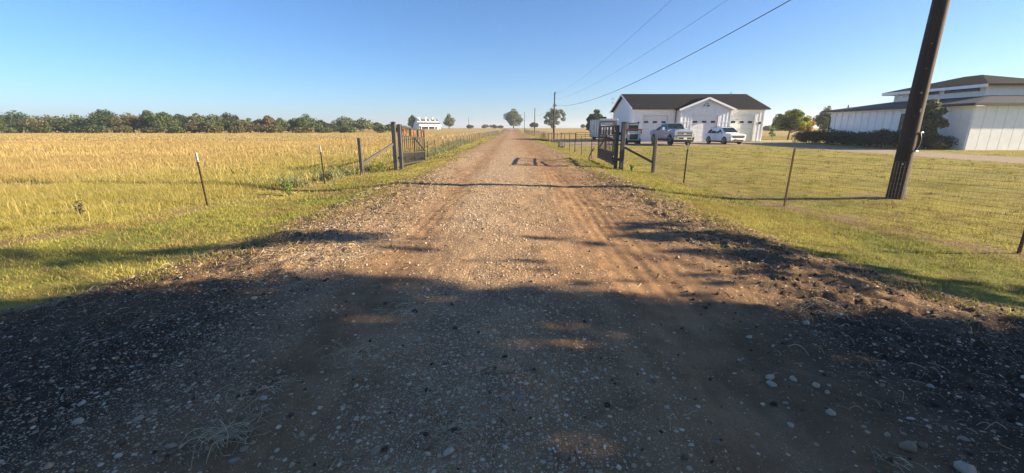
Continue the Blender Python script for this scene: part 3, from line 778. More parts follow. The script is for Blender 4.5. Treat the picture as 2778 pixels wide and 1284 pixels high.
# pickup truck: forward is local +X
def pickup():
    L, W = 6.2, 1.0
    ang = math.atan2(-1, 0.07)
    rt = empty('pickup_truck', (17.15, 46.2, Z(17.1, 46)), ang, 'silver four door pickup truck with chrome grille parked before the left garage door', 'pickup truck')
    rt.scale = (1.05, 1.05, 1.12)
    fa, ra, wr = 2.03, -2.03, 0.43
    zb, belt = 0.55, 1.30
    b = MB()
    st = [(-2.95, .93, .66, 1.2, 1.30, .90), (-2.9, .99, .60, 1.25, 1.36, .96), (-0.75, .99, .58, 1.25, 1.36, .97), (-0.7, 1.0, .52, 1.25, 1.38, .97), (1.15, 1.0, .52, 1.26, 1.42, .95),
          (1.35, 1.0, .52, 1.26, 1.43, .93), (2.6, 1.0, .55, 1.22, 1.41, .90), (2.98, .98, .62, 1.14, 1.36, .86), (3.06, .95, .70, 1.08, 1.29, .82)]
    b.loft([ring_at(*s) for s in st], True, False); b.build('body', 'silver_paint', rt, 0.03)
    # power dome of the bonnet
    MB().loft([[(x, w, z) for w, z in ((.62, zz), (.5, zz + .05), (-.5, zz + .05), (-.62, zz))] for x, zz in ((1.2, 1.42), (2.5, 1.40), (2.95, 1.345))], True).build('bonnet', 'silver_paint', rt, 0.02)
    c = MB()
    cst = [(-0.72, .93, 1.36, .80, 1.95), (-0.55, .94, 1.36, .82, 2.00), (0.1, .94, 1.36, .82, 2.02), (0.55, .94, 1.36, .80, 1.99), (1.35, .93, 1.36, .88, 1.42)]
    c.loft([[(x, w, z0), (x, wt, zt - .06), (x, wt * .9, zt), (x, -wt * .9, zt), (x, -wt, zt - .06), (x, -w, z0)] for x, w, z0, wt, zt in cst], True)
    c.build('cab', 'silver_paint', rt, 0.025)
    MB().panel([(1.26, .80, 1.47), (0.62, .71, 1.955), (0.62, -.71, 1.955), (1.26, -.80, 1.47)], 0.02, (1, 0, 1.3)).build('windscreen', 'car_glass', rt).location = (0.022, 0, 0.028)
    for s in (1, -1):
        def sy(x, z):                                  # cab side surface
            return s * (0.94 - (z - 1.36) / (1.94 - 1.36) * 0.12 + 0.012)
        for quad in ([(0.14, 1.43), (1.02, 1.43), (0.60, 1.90), (0.14, 1.91)], [(-0.58, 1.43), (0.06, 1.43), (0.06, 1.91), (-0.50, 1.90)]):
            MB().panel([(x, sy(x, z), z) for x, z in quad], 0.02, (0, s, 0.2)).build('side_window', 'car_glass', rt)
        for xx in (0.10, 1.12, -0.68):
            MB().box((xx - .006, s * 1.0 - .004, .62), (xx + .006, s * 1.0 + .004, 1.34)).build('door_seam', 'black_plastic', rt)
        for xx in (0.22, -0.55):
            MB().box((xx, s * 1.0 - .01, 1.20), (xx + .2, s * 1.0 + .03, 1.24)).build('door_handle', 'chrome', rt)
        m = MB(); m.box((0.86, s * .95, 1.42), (0.93, s * 1.12, 1.46)); m.cbox((0.84, min(s * 1.10, s * 1.34), 1.38), (0.98, max(s * 1.10, s * 1.34), 1.66), .03); m.build('wing_mirror', 'chrome' if s < 0 else 'chrome', rt)
        MB().cbox((2.86, min(s * .70, s * .99), .96), (3.07, max(s * .70, s * .99), 1.30), .02).build('headlight', 'headlamp', rt)
        MB().box((-2.985, min(s * .80, s * .985), .85), (-2.93, max(s * .80, s * .985), 1.28)).build('tail_light', 'tail_red', rt)
        MB().box((-1.4, min(s * .80, s * 1.02), .40), (1.3, max(s * .80, s * 1.02), .47)).build('running_board', 'black_plastic', rt)
        arch(rt, fa, s * 1.006, .56, 'black_plastic', .50); arch(rt, ra, s * 1.000, .54, 'black_plastic', .50)
        wheel(rt, fa, s * .90, wr, .29, 'chrome', 8); wheel(rt, ra, s * .90, wr, .29, 'chrome', 8)
    g = MB().box((3.0, -.72, .82), (3.085, .72, 1.28)); g.build('grille', 'black_plastic', rt)
    for z in (.85, .99, 1.14, 1.27): MB().box((3.07, -.76, z - .032), (3.12, .76, z + .032)).build('grille_bar', 'chrome', rt, .01)
    MB().cbox((3.10, -.14, 1.0), (3.135, .14, 1.13), .02).build('badge', 'chrome', rt)
    MB().loft([[(3.02, -1.0, z), (3.18, -.72, z), (3.22, 0, z), (3.18, .72, z), (3.02, 1.0, z), (2.7, 1.0, z), (2.7, -1.0, z)] for z in (.52, .60, .76, .80)], True).build('front_bumper', 'chrome', rt, .02)
    MB().box((3.10, -.60, .60), (3.225, .60, .73)).build('bumper_intake', 'black_plastic', rt)
    MB().box((3.20, -.16, .57), (3.24, .16, .73)).build('number_plate', 'plate_white', rt)
    MB().box((2.6, -.9, .34), (3.1, .9, .53)).build('air_dam', 'black_plastic', rt)
    MB().box((-3.16, -.95, .56), (-2.93, .95, .74)).build('rear_bumper', 'chrome', rt, .02)
    MB().box((-2.7, -.5, .36), (2.6, .5, .55)).build('chassis', 'black_plastic', rt)
    MB().box((-2.8, -.82, 1.36), (-0.74, .82, 1.39)).build('bed_liner', 'black_plastic', rt)
    # load heaped behind the cab
    MB().loft([[(x, w, 1.38), (x, w * .8, z), (x, -w * .8, z), (x, -w, 1.38)] for x, w, z in ((-2.5, .7, 1.42), (-1.9, .75, 1.60), (-1.2, .78, 1.80), (-0.76, .78, 1.86))], True).build('load', 'rust_post', rt, .04, 'brown covered load heaped in the truck bed')
    return rt
pickup()

def suv():
    ang = math.atan2(-1, 0.14)
    rt = empty('suv', (24.15, 48.6, Z(24.1, 48)), ang, 'white suv with black grille parked before the middle garage door', 'suv')
    rt.scale = (1.03, 1.03, 1.07)
    zb = .30
    st = [(-2.36, .80, .52, .95, 1.02, .76), (-2.30, .88, .36, .98, 1.08, .84), (-1.6, .945, .26, 1.0, 1.10, .90), (0.0, .95, .24, .98, 1.10, .90), (1.0, .95, .24, 1.0, 1.12, .88),
          (1.25, .95, .24, 1.0, 1.13, .88), (1.95, .94, .28, .96, 1.09, .84), (2.26, .91, .30, .90, 1.03, .80), (2.37, .84, .36, .82, .95, .74)]
    MB().loft([ring_at(*s) for s in st], True).build('body', 'white_paint', rt, .04)
    cst = [(-2.22, .84, 1.06, .70, 1.14), (-1.75, .87, 1.06, .70, 1.52), (-1.1, .88, 1.06, .74, 1.68), (-0.2, .88, 1.06, .74, 1.73), (0.35, .88, 1.05, .72, 1.68), (1.25, .86, 1.06, .82, 1.15)]
    MB().loft([[(x, w, z0), (x, wt + .02, zt - .07), (x, wt * .88, zt), (x, -wt * .88, zt), (x, -wt - .02, zt - .07), (x, -w, z0)] for x, w, z0, wt, zt in cst], True).build('cabin', 'white_paint', rt, .03)
    MB().panel([(1.18, .76, 1.17), (0.42, .65, 1.64), (0.42, -.65, 1.64), (1.18, -.76, 1.17)], 0.02, (1, 0, 1.5)).build('windscreen', 'car_glass', rt).location = (.018, 0, .03)
    for s in (1, -1):
        def sy(z): return s * (.885 - (z - 1.06) / .5 * .145 + .016)
        for quad in ([(-.18, 1.10), (.86, 1.10), (.30, 1.54), (-.18, 1.57)], [(-1.08, 1.10), (-.25, 1.10), (-.25, 1.57), (-1.08, 1.55)], [(-1.90, 1.12), (-1.15, 1.10), (-1.15, 1.545), (-1.55, 1.45)]):
            MB().panel([(x, sy(z), z) for x, z in quad], .02, (0, s, .25)).build('side_window', 'dark_glass', rt)
        for xx in (-.21, .92, -1.12): MB().box((xx - .005, s * .952 - .004, .42), (xx + .005, s * .952 + .003, 1.04)).build('door_seam', 'black_plastic', rt)
        for xx in (-.12, -1.02): MB().box((xx, s * .94, .90), (xx + .2, s * .94 + s * .03, .94)).build('door_handle', 'white_paint', rt)
        MB().cbox((.62, min(s * .92, s * 1.12), 1.05), (.80, max(s * .92, s * 1.12), 1.20), .03).build('wing_mirror', 'white_paint', rt)
        MB().box((2.06, min(s * .72, s * .925), .60), (2.335, max(s * .72, s * .925), .97)).build('headlight', 'headlamp', rt, .02)
        MB().box((-2.345, min(s * .66, s * .86), .66), (-2.28, max(s * .66, s * .86), 1.04)).build('tail_light', 'tail_red', rt)
        MB().box((-1.0, min(s * .90, s * .962), .22), (1.0, max(s * .90, s * .962), .36)).build('sill_cladding', 'black_plastic', rt)
        arch(rt, 1.41, s * .956, .43, 'black_plastic', .36); arch(rt, -1.41, s * .951, .43, 'black_plastic', .36)
        wheel(rt, 1.41, s * .86, .355, .25, 'alloy', 5); wheel(rt, -1.41, s * .86, .355, .25, 'alloy', 5)
        MB().tube([(-1.7, s * .66, 1.60), (-1.5, s * .68, 1.70), (-.2, s * .68, 1.78), (.2, s * .67, 1.73)], .018, 6).build('roof_rail', 'dark_metal', rt)
        MB().box((2.14, min(s * .80, s * .90), .33), (2.31, max(s * .80, s * .90), .47)).build('fog_slot', 'black_plastic', rt)
    MB().loft([[(2.375, -.60, .66), (2.375, .60, .66), (2.30, .60, .66), (2.30, -.60, .66)], [(2.395, -.72, .80), (2.395, .72, .80), (2.30, .72, .80), (2.30, -.72, .80)], [(2.375, -.72, .91), (2.375, .72, .91), (2.28, .72, .91), (2.28, -.72, .91)]], True).build('grille', 'black_plastic', rt)
    MB().box((2.33, -.62, .34), (2.40, .62, .47)).build('lower_intake', 'black_plastic', rt)
    MB().box((2.39, -.26, .49), (2.42, .26, .61)).build('number_plate', 'plate_white', rt)
    MB().box((-2.0, -.7, .18), (2.1, .7, .30)).build('underbody', 'black_plastic', rt)
    return rt
suv()

# tracked skid loader seen from behind
ld = empty('skid_loader', (13.55, 48.4, Z(13.5, 48.4)), R(-3), 'red and white skid loader standing behind the right gate post', 'loader')
for s in (-1, 1):
    t = MB(); n = 8
    prof = [(-.95, .30), (-.78, .06), (.78, .06), (.95, .30), (.80, .58), (-.72, .66)]
    t.loft([[(s * x0, y, z) for y, z in prof] for x0 in (.52, .86)], True); t.build('track', 'tyre', ld, .04)
    MB().bar((s * .74, -1.05, 1.35), (s * .74, .9, 1.10), .13, .20).build('lift_arm', 'loader_red', ld)
    MB().box((s * .68 - .10, -1.12, .75), (s * .68 + .10, -.85, 1.5)).build('arm_tower', 'loader_white', ld, .03)
    MB().box((s * .56 - .07, -1.135, 1.02), (s * .56 + .07, -1.10, 1.14)).build('tail_light', 'headlamp', ld)
MB().cbox((-.62, -1.10, .45), (.62, .6, 1.38), .05).build('engine_cover', 'loader_white', ld)
MB().box((-.44, -1.13, .52), (.44, -1.095, 1.12)).build('rear_grille', 'black_plastic', ld)
for k in range(6): MB().box((-.42, -1.15, .58 + k * .09), (.42, -1.128, .60 + k * .09)).build('grille_slat', 'loader_grey', ld)
MB().box((-.84, -1.16, 1.52), (.84, -.95, 1.68)).build('cross_tube', 'loader_red', ld, .03)
for s in (-1, 1): MB().box((s * .78 - .06, -1.14, 1.15), (s * .78 + .06, -.97, 1.53)).build('arm_post', 'loader_red', ld, .02)
MB().box((-.50, -.95, 1.42), (.50, -.20, 1.50)).build('bonnet', 'loader_grey', ld, .02)
cb = MB()
for x, y in ((-.52, -.55), (.52, -.55), (-.52, .55), (.52, .55)): cb.bar((x, y, 1.38), (x * .94, y * .96, 2.25), .08)
cb.box((-.56, -.62, 2.25), (.56, .62, 2.33)); cb.build('cab_frame', 'black_paint', ld)
MB().box((-.50, -.57, 2.08), (.50, -.53, 2.25)).build('cab_header', 'loader_white', ld)
MB().box((-.48, -.56, 1.50), (.48, -.54, 2.08)).build('rear_window', 'car_glass', ld)
MB().box((-.80, .95, .12), (.80, 1.5, .55)).build('bucket', 'loader_grey', ld, .03)
MB().box((-.60, -1.0, .30), (.60, .9, .46)).build('chassis', 'black_plastic', ld)

# travel trailer behind the right gate
tr = empty('travel_trailer', (12.65, 56.4, Z(12.6, 57)), 0, 'grey and cream travel trailer parked behind the right gate leaf', 'trailer')
w2 = 1.25
MB().loft([[(-w2, y, z0), (w2, y, z0), (w2, y, z1 - .1), (w2 - .1, y, z1), (-w2 + .1, y, z1), (-w2, y, z1 - .1)] for y, z0, z1 in ((0.25, .62, 2.92), (6.6, .58, 2.95))], True).build('shell', 'trailer_side', tr)
MB().loft([[(-w2 - .01, y, z0), (w2 + .01, y, z0), (w2 + .01, y, z1 - .1), (w2 - .1, y, z1), (-w2 + .1, y, z1), (-w2 - .01, y, z1 - .1)] for y, z0, z1 in ((0.0, .70, 2.80), (0.06, .62, 2.96), (0.27, .60, 2.97))], True).build('front_cap', 'trailer_front', tr)
fr = MB()
fr.tube([(-1.08, -.03, .75), (-1.08, -.03, 2.50), (-.98, -.03, 2.62), (.98, -.03, 2.62), (1.08, -.03, 2.50), (1.08, -.03, .75)], .035, 6); fr.build('front_frame', 'black_paint', tr)
MB().box((-1.0, -.02, 1.55), (1.0, .02, 2.10)).build('front_panel', 'trailer_side', tr)
for k in range(9): MB().box((-.5 + k * .115, -.025, 2.33 + .02 * (k % 3)), (-.5 + k * .115 + .07, -.003, 2.41 + .01 * (k % 2))).build('lettering', 'loader_white', tr)
for y0, y1 in ((1.2, 1.45), (2.9, 3.05), (5.5, 5.7)): MB().box((-w2 - .012, y0, .75), (-w2 - .002, y1, 2.85)).build('side_stripe', 'black_paint', tr)
MB().box((-w2 - .02, 3.5, 1.5), (-w2 - .002, 4.6, 2.2)).build('side_window', 'dark_glass', tr)
MB().box((-w2 - .06, .3, 2.86), (-w2 - .003, 6.6, 2.93)).build('awning', 'black_paint', tr)
MB().cbox((-.55, 2.0, 2.94), (.15, 3.0, 3.25), .06).build('air_conditioner', 'black_plastic', tr)
for s in (-1, 1):
    for y in (3.3, 4.2):
        t = MB(); n = 16
        rings = [[(s * xx, y + q * math.cos(2 * math.pi * k / n), .35 + q * math.sin(2 * math.pi * k / n)) for k in range(n)] for xx, q in ((.95, .25), (.97, .34), (1.14, .34), (1.16, .25))]
        t.loft(rings, True, True); t.build('wheel', 'tyre', tr)
MB().box((-1.1, .1, .45), (1.1, 6.5, .62)).build('chassis', 'black_plastic', tr)
for s in (-1, 1): MB().bar((s * .9, .2, .5), (0, -1.1, .5), .1).build('drawbar', 'black_plastic', tr)
for s in (-1, 1): MB().box((s * .05 - .17 + s * .2, -.75, .55), (s * .05 + .17 + s * .2, -.4, 1.0)).build('gas_bottle', 'loader_white', tr, .06)
MB().box((-.04, -1.05, -.02), (.04, -.95, .55)).build('jockey_stand', 'black_plastic', tr)

# ------------------------------------------------------------------ gates
def gate_leaf(name, x, y0, zb, L, lean, x1, side, label, orn='rust_copper'):
    """leaf hinged at (x, y0), swung open along the road; local +Y runs to its free end"""
    ang = math.atan2(-(x1 - x), L)
    rt = empty(name, (x, y0, zb), 0, label, 'gate', 'open gate leaves')
    rt.rotation_euler = (math.atan2(lean, L), 0, ang)
    H = 1.70
    w = .055
    fr = MB()
    fr.box((-w / 2, 0, 0), (w / 2, .075, H)); fr.build('stile', 'gate_steel', rt)
    MB().box((-w / 2, L - .075, 0), (w / 2, L, H)).build('stile', 'gate_steel', rt)
    for z, t in ((0, .075), (.50, .05), (1.24, .05), (H - .075, .075)):
        MB().box((-w / 2 - .002, .075, z), (w / 2 + .002, L - .075 + (0.12 if z == 1.24 else 0), z + t)).build('rail', 'gate_steel', rt)
    n = 12
    for k in range(1, n):
        y = .075 + k * (L - .15) / n
        MB().box((-.015, y - .015, .55), (.015, y + .015, 1.24)).build('picket', 'gate_steel', rt)
    n2 = 30
    for k in range(1, n2):
        y = .075 + k * (L - .15) / n2
        MB().box((-.012, y - .012, .075), (.012, y + .012, .50)).build('picket', 'gate_steel', rt)
    # upper band: short bars and three cut-out ornaments
    for fy in (.17, .30, .335, .37, .64, .67, .70, .84):
        y = fy * L
        MB().box((-.015, y - .015, 1.29), (.015, y + .015, H - .075)).build('picket', 'gate_steel', rt)
    for fy in (.12, .52, .90):
        y = fy * L
        for d in (-.16, .16): MB().box((-.014, y + d - .012, 1.29), (.014, y + d + .012, H - .075)).build('ornament_bar', orn, rt)
        zc = 1.46; pts = []
        for k in range(16):
            a = 2 * math.pi * k / 16
            r = .115 * (1.0 + .32 * math.cos(3 * a + fy * 9) + .18 * math.sin(5 * a))
            pts.append((0.012, y + r * math.cos(a) * .8, zc + r * 1.25 * math.sin(a)))
        MB().panel(pts, .024, (1, 0, 0)).build('ornament', orn, rt)
    # mid stile, push rail and brace of the opener
    MB().box((-.03, .5 * L - .035, .05), (.03, .5 * L + .035, 1.24)).build('mid_stile', 'gate_steel', rt)
    MB().bar((0.04, .5 * L, 1.2), (0.04, L - .12, .58), .05, .05).build('diagonal_brace', 'gate_steel', rt)
    MB().bar((side * .08, .0, 1.05), (side * .08, .5 * L, 1.16), .05, .06).build('opener_arm', 'gate_post_steel', rt)
    MB().tube([(0.0, L + .03, -.05), (0.0, L + .03, .55), (0, L + .10, .58)], .014, 6).build('drop_bolt', 'dark_metal', rt)
    MB().tube([(-.05, -.045, .25), (-.05, -.045, .40)], .03, 8).build('hinge', 'black_paint', rt)
    MB().tube([(-.05, -.045, 1.35), (-.05, -.045, 1.50)], .03, 8).build('hinge', 'black_paint', rt)
    return rt
gate_leaf('gate_leaf', -4.87, 18.78, 0.05, 4.75, -0.19, -4.85, -1, 'grey steel gate leaf with copper ornaments swung open left of the road')
gate_leaf('gate_leaf', 4.53, 18.78, 0.07, 4.75, -0.02, 4.78, 1, 'dark grey steel gate leaf swung open on the right in front of the trailer', 'rust_post')

def gate_post(x, y, ztop, w, label, cap):
    zb = Z(x, y)
    rt = empty('gate_post', (x, y, zb), 0, label, 'gate post', 'steel gate posts')
    MB().cbox((-w / 2, -w / 2, -.1), (w / 2, w / 2, ztop - zb), .012).build('shaft', 'gate_post_steel', rt)
    c = w / 2 + (.02 if cap else .004)
    h = ztop - zb
    MB().loft([[(-c, -c, h + .002), (c, -c, h + .002), (c, c, h + .002), (-c, c, h + .002)], [(-c, -c, h + .025), (c, -c, h + .025), (c, c, h + .025), (-c, c, h + .025)], [(-.02, -.02, h + (.06 if cap else .03)), (.02, -.02, h + (.06 if cap else .03)), (.02, .02, h + (.06 if cap else .03)), (-.02, .02, h + (.06 if cap else .03))]]).build('cap', 'gate_post_steel', rt)
    return rt
gate_post(-5.10, 18.48, 1.86, .17, 'tall capped steel post at the outside of the left gate', True)
gp = gate_post(-4.90, 18.62, 1.78, .15, 'shorter steel hinge post carrying the left gate leaf', False)
MB().box((-.17, -.09, 1.55 - Z(-4.9, 18.6)), (-.076, .06, 1.66 - Z(-4.9, 18.6))).build('hinge_bracket', 'black_paint', gp)
MB().box((-.17, -.09, .32 - Z(-4.9, 18.6)), (-.076, .06, .43 - Z(-4.9, 18.6))).build('hinge_bracket', 'black_paint', gp)
gate_post(4.80, 18.45, 1.87, .17, 'tall capped steel post at the outside of the right gate', True)
gp = gate_post(4.58, 18.60, 1.74, .14, 'shorter steel hinge post carrying the right gate leaf', False)
MB().box((.072, -.09, 1.35 - Z(4.6, 18.6)), (.17, .06, 1.47 - Z(4.6, 18.6))).build('hinge_bracket', 'black_paint', gp)
MB().box((.072, -.09, .25 - Z(4.6, 18.6)), (.17, .06, .36 - Z(4.6, 18.6))).build('hinge_bracket', 'black_paint', gp)

def braced_post(x, y, ztop, gx, gy, gzt, label):
    zb = Z(x, y)
    rt = empty('braced_fence_post', (x, y, zb), 0, label, 'fence post', 'braced posts beside the gate')
    MB().cbox((-.065, -.065, -.1), (.065, .065, ztop - zb), .012).build('shaft', 'gate_post_steel', rt)
    p = Vector((gx - x, gy - y, gzt - zb)); q = Vector((0, 0, .42)); d = p.normalized()
    MB().bar(q + (p - q).normalized() * .06, q + (p - q) * .975, .09, .09).build('brace', 'gate_post_steel', rt)
    return rt
braced_post(-6.26, 17.45, 1.26, -5.10, 18.48, 1.02, 'steel fence post with diagonal brace up to the left gate')
braced_post(6.08, 18.05, 1.27, 4.80, 18.45, .88, 'steel fence post with diagonal brace up to the right gate')
st = empty('gate_stop', (4.36, 23.9, Z(4.3, 24)), 0, 'bent dark pipe stop at the free end of the right gate', 'pipe')
MB().tube([(0, 0, -.1), (0.02, 0, .22), (.22, .0, .62), (.3, 0, .66)], .03, 8).build('bent_pipe', 'dark_metal', st)
st = empty('gate_support', (5.0, 21.0, Z(5, 21)), 0, 'short dark support leg under the middle of the right gate', 'post')
MB().tube([(0, 0, -.1), (0, 0, 1.25)], .03, 8).build('leg', 'dark_metal', st)

# ------------------------------------------------------------------ fence posts and wire
def t_post(x, y, top, label, tip=True, group=None, lean=(0, 0), dark=False):
    zb = Z(x, y)
    rt = empty('fence_post', (x, y, zb), random.uniform(-.3, .3), label, 'fence post', group)
    h = top
    m = MB(); m.box((-.022, -.003, -.15), (.022, .003, h)); m.box((-.003, .003, -.15), (.003, .033, h))
    n = int(h / .055)
    for k in range(2, n): m.box((-.008, -.012, k * .055), (.008, -.003, k * .055 + .02))
    m.build('shaft', 'rust_post', rt)
    if tip:
        t = MB(); t.box((-.0235, -.0045, h - .2), (.0235, .0045, h + .002)); t.box((-.0045, .0045, h - .2), (.0045, .0345, h + .002)); t.build('painted_tip', 'post_tip_paint', rt)
    rt.rotation_euler = (lean[0], lean[1], rt.rotation_euler[2])
    return rt
t_post(-7.48, 10.06, 1.27, 'rusty white tipped fence post nearest the camera on the left', lean=(0.01, -.03))
t_post(-6.47, 14.35, 1.28, 'rusty white tipped fence post between the nearest one and the left braced post', lean=(0, -.02))
t_post(6.67, 10.04, 1.40, 'dark steel fence post nearest the camera on the right', tip=False, lean=(0, .02))
t_post(5.93, 14.36, 1.37, 'dark steel fence post between the nearest right one and the right braced post', lean=(0, .015))
t_post(-9.05, 5.45, 1.27, 'rusty fence post at the far left edge near the shaded grass')
t_post(7.65, 6.0, 1.38, 'dark steel fence post at the far right edge before the utility pole', tip=False)
ORD = ['first', 'second', 'third', 'fourth', 'fifth', 'sixth', 'seventh', 'eighth', 'ninth', 'tenth']
protoL = t_post(-5.3, 26.6, 1.26, 'first rusty white tipped fence post beyond the left gate leaf', group='fence posts along the left of the road')
protoR = t_post(4.8, 25.6, 1.30, 'first dark rusty fence post beyond the right gate leaf', tip=False, group='fence posts along the right of the road')
for k in range(1, 50):
    y = 26.6 + 2.95 * k; x = -5.3 + random.uniform(-.05, .05)
    c = copy_tree(protoL); c['label'] = f'{ORD[k]} rusty white tipped fence post beyond the left gate leaf' if k < 10 else 'small distant fence post far down the row along the left of the road'
    c.location = (x, y, Z(x, y) + random.uniform(-.05, .05)); c.rotation_euler = (random.uniform(-.03, .03), random.uniform(-.03, .03), random.uniform(-.3, .3))
nR = 0
for k in range(1, 45):
    y = 25.6 + 3.3 * k; x = 4.8 + random.uniform(-.05, .05)
    if 55.5 < y < 58: continue
    c = copy_tree(protoR); nR += 1; c['label'] = f'{ORD[nR]} dark rusty fence post beyond the right gate leaf' if nR < 10 else 'small distant fence post far down the row along the right of the road'
    c.location = (x, y, Z(x, y) + random.uniform(-.05, .05)); c.rotation_euler = (random.uniform(-.03, .03), random.uniform(-.03, .03), random.uniform(-.3, .3))

def wire_arrays(segs, r):
    """square wires p -> q as one array mesh"""
    Pn = np.array([s[0] for s in segs], float); Q = np.array([s[1] for s in segs], float)
    d = Q - Pn; d /= np.linalg.norm(d, axis=1)[:, None]
    up = np.where(np.abs(d[:, 2:3]) < .9, np.array([[0, 0, 1.0]]), np.array([[1.0, 0, 0]]))
    x = np.cross(d, up); x /= np.linalg.norm(x, axis=1)[:, None]; y = np.cross(x, d)
    offs = [x * r, y * r * .9 - x * r * .5, -y * r * .9 - x * r * .5]
    V = np.stack([Pn + o for o in offs] + [Q + o for o in offs], 1).reshape(-1, 3)
    n = len(Pn); base = (np.arange(n) * 6)[:, None]
    F = np.concatenate([base + np.array([[a, (a + 1) % 3, (a + 1) % 3 + 3, a + 3]]) for a in range(3)], 0)
    return V, F

def mesh_fence(name, pts, heights, dv, r, mat, label):
    """woven wire fence along a polyline: strands as parts, stays joined"""
    x0, y0 = pts[0]
    rt = empty(name, (x0, y0, Z(x0, y0)), 0, label, 'wire fence')
    base = np.array([x0, y0, Z(x0, y0)])
    path = []
    for (a, b) in zip(pts[:-1], pts[1:]):
        L = math.hypot(b[0] - a[0], b[1] - a[1]); n = max(1, int(L / 1.6))
        for k in range(n): path.append((a[0] + (b[0] - a[0]) * k / n, a[1] + (b[1] - a[1]) * k / n))
    path.append(pts[-1])
    for h in heights:
        segs = []
        zs = [Z(*p) + h + random.uniform(-.012, .012) for p in path]
        for i in range(len(path) - 1):
            segs.append(((*path[i], zs[i]), (*path[i + 1], zs[i + 1])))
        V, F = wire_arrays(segs, r); arr_mesh('wire_strand', V - base, F, mat, rt)
    if dv:
        segs = []
        for (a, b) in zip(pts[:-1], pts[1:]):
            L = math.hypot(b[0] - a[0], b[1] - a[1]); n = max(1, int(L / dv))
            for k in range(n):
                x, y = a[0] + (b[0] - a[0]) * k / n, a[1] + (b[1] - a[1]) * k / n
                segs.append(((x, y, Z(x, y) + heights[0]), (x + random.uniform(-.006, .006), y, Z(x, y) + heights[-1])))
        V, F = wire_arrays(segs, r * .85); o = arr_mesh('wire_stays', V - base, F, mat, rt); o['kind'] = 'stuff'
    return rt
hs = [.04, .18, .32, .46, .60, .74, .88, 1.02, 1.16]
mesh_fence('wire_fence', [(9.6, 2.5), (7.65, 6.0), (6.67, 10.04), (5.93, 14.36), (6.08, 18.05)], [.04 + .1 * k for k in range(13)], .055, .002, 'fence_wire', 'fine woven wire fence in front of the right lawn and the utility pole')
mesh_fence('wire_fence', [(4.9, 24.0), (4.8, 26), (4.8, 57)], hs, .15, .0024, 'fence_wire', 'woven wire fence along the right of the road beyond the gate')
mesh_fence('wire_fence', [(4.8, 57), (4.8, 172)], [.05, .25, .45, .65, .85, 1.05, 1.16], .20, .0045, 'fence_wire', 'woven wire fence running far down the right side of the road')
mesh_fence('wire_fence', [(-11.2, 1.6), (-9.05, 5.45), (-7.48, 10.06), (-6.47, 14.35), (-6.26, 17.45), (-5.1, 18.48)], [.06, .36, .62, .90], 0, .0019, 'galvanised_wire', 'slack plain wires strung between the near left fence posts')
mesh_fence('wire_fence', [(-5.2, 23.8), (-5.3, 26), (-5.3, 60)], hs, .15, .0024, 'fence_wire', 'woven wire fence along the left of the road beyond the gate')
mesh_fence('wire_fence', [(-5.3, 60), (-5.3, 172)], [.05, .25, .45, .65, .85, 1.05, 1.16], .20, .0045, 'fence_wire', 'woven wire fence running far down the left side of the road')

# pipe fence and farm gate beyond the lawn
pf = empty('pipe_fence', (4.9, 57, Z(5, 57)), 0, 'rusty brown pipe rail fence between the road fence and the trailer', 'fence')
pp = [(4.9, 57.0), (6.75, 58.6), (8.85, 59.6)]
for i, (x, y) in enumerate(pp):
    MB().tube([(x - 4.9, y - 57, -.1), (x - 4.9, y - 57, 1.22)], .06 if i != 1 else .05, 8).build('post', 'pipe_rust', pf)
for (a, b) in zip(pp[:-1], pp[1:]):
    MB().tube([(a[0] - 4.9, a[1] - 57, 1.12), (b[0] - 4.9, b[1] - 57, 1.12)], .04, 8).build('rail', 'pipe_rust', pf)
fg = empty('farm_gate', (8.95, 59.62, Z(9, 59.6) + .12), R(5), 'light five bar pipe farm gate left of the trailer', 'gate')
for z in (.02, .26, .50, .74, 1.05): MB().tube([(0, 0, z), (2.6, 0, z)], .022, 8).build('rail', 'pipe_rust', fg)
for x in (.0, 1.3, 2.6): MB().tube([(x, 0, .0), (x, 0, 1.07)], .022, 8).build('upright', 'pipe_rust', fg)

bxr = empty('gate_opener_box', (4.62, 40.3, Z(4.6, 40.3)), R(10), 'small grey box on a dark stand at the foot of the right fence', 'box')
MB().cbox((-.2, -.18, .1), (.24, .18, .50), .03).build('housing', 'grey_box', bxr)
MB().box((-.25, -.2, -.1), (.28, .2, .1)).build('stand', 'dark_metal', bxr)

# ------------------------------------------------------------------ utility poles, wires, tower
px_, py_ = 9.97, 10.73
up_ = empty('utility_pole', (px_, py_, Z(px_, py_)), 0, 'thick dark wooden utility pole standing on the right lawn', 'utility pole', 'utility poles')
MB().tube([(0, 0, -.3), (0, 0, 0), (0.0, 0, 3), (0.02, 0, 6), (.03, 0, 10.6)], [.19, .182, .168, .155, .135], 20).build('shaft', 'pole_wood', up_)
MB().tube([(.06, -.15, 1.66), (.13, -.15, 1.64), (.175, -.14, 1.52), (.17, -.14, 1.36), (.10, -.16, 1.24), (.03, -.17, 1.22)], .022, 8).build('cable_loop', 'black_paint', up_)
for p in ((.06, -.16, 1.665), (.01, -.18, 1.215)): MB().tube([p, (p[0] + .10, p[1] - .02, p[2] + .01)], .018, 8).build('clamp', 'bright_steel', up_)
for p in ((-.13, -.15, .9), (-.1, -.17, 2.6)): MB().tube([p, (p[0] - .02, p[1] - .02, p[2])], .016, 8).build('bolt', 'bright_steel', up_)
MB().tube([(-.105, -.152, 0), (-.103, -.148, 2.5), (-.095, -.135, 5.5)], .006, 5).build('ground_wire', 'cable', up_)
MB().box((-.05, -.183, 2.15), (.0, -.160, 2.24)).build('number_tag', 'grey_box', up_)
for k in range(7): MB().box((-.115, -.165 + .002 * k, .4 + .55 * k), (-.092, -.14 + .002 * k, .41 + .55 * k)).build('staple', 'galvanised_wire', up_)
MB().tube([(.19, -.06, -.1), (.19, -.06, .30)], .02, 8).build('ground_conduit', 'grey_box', up_)
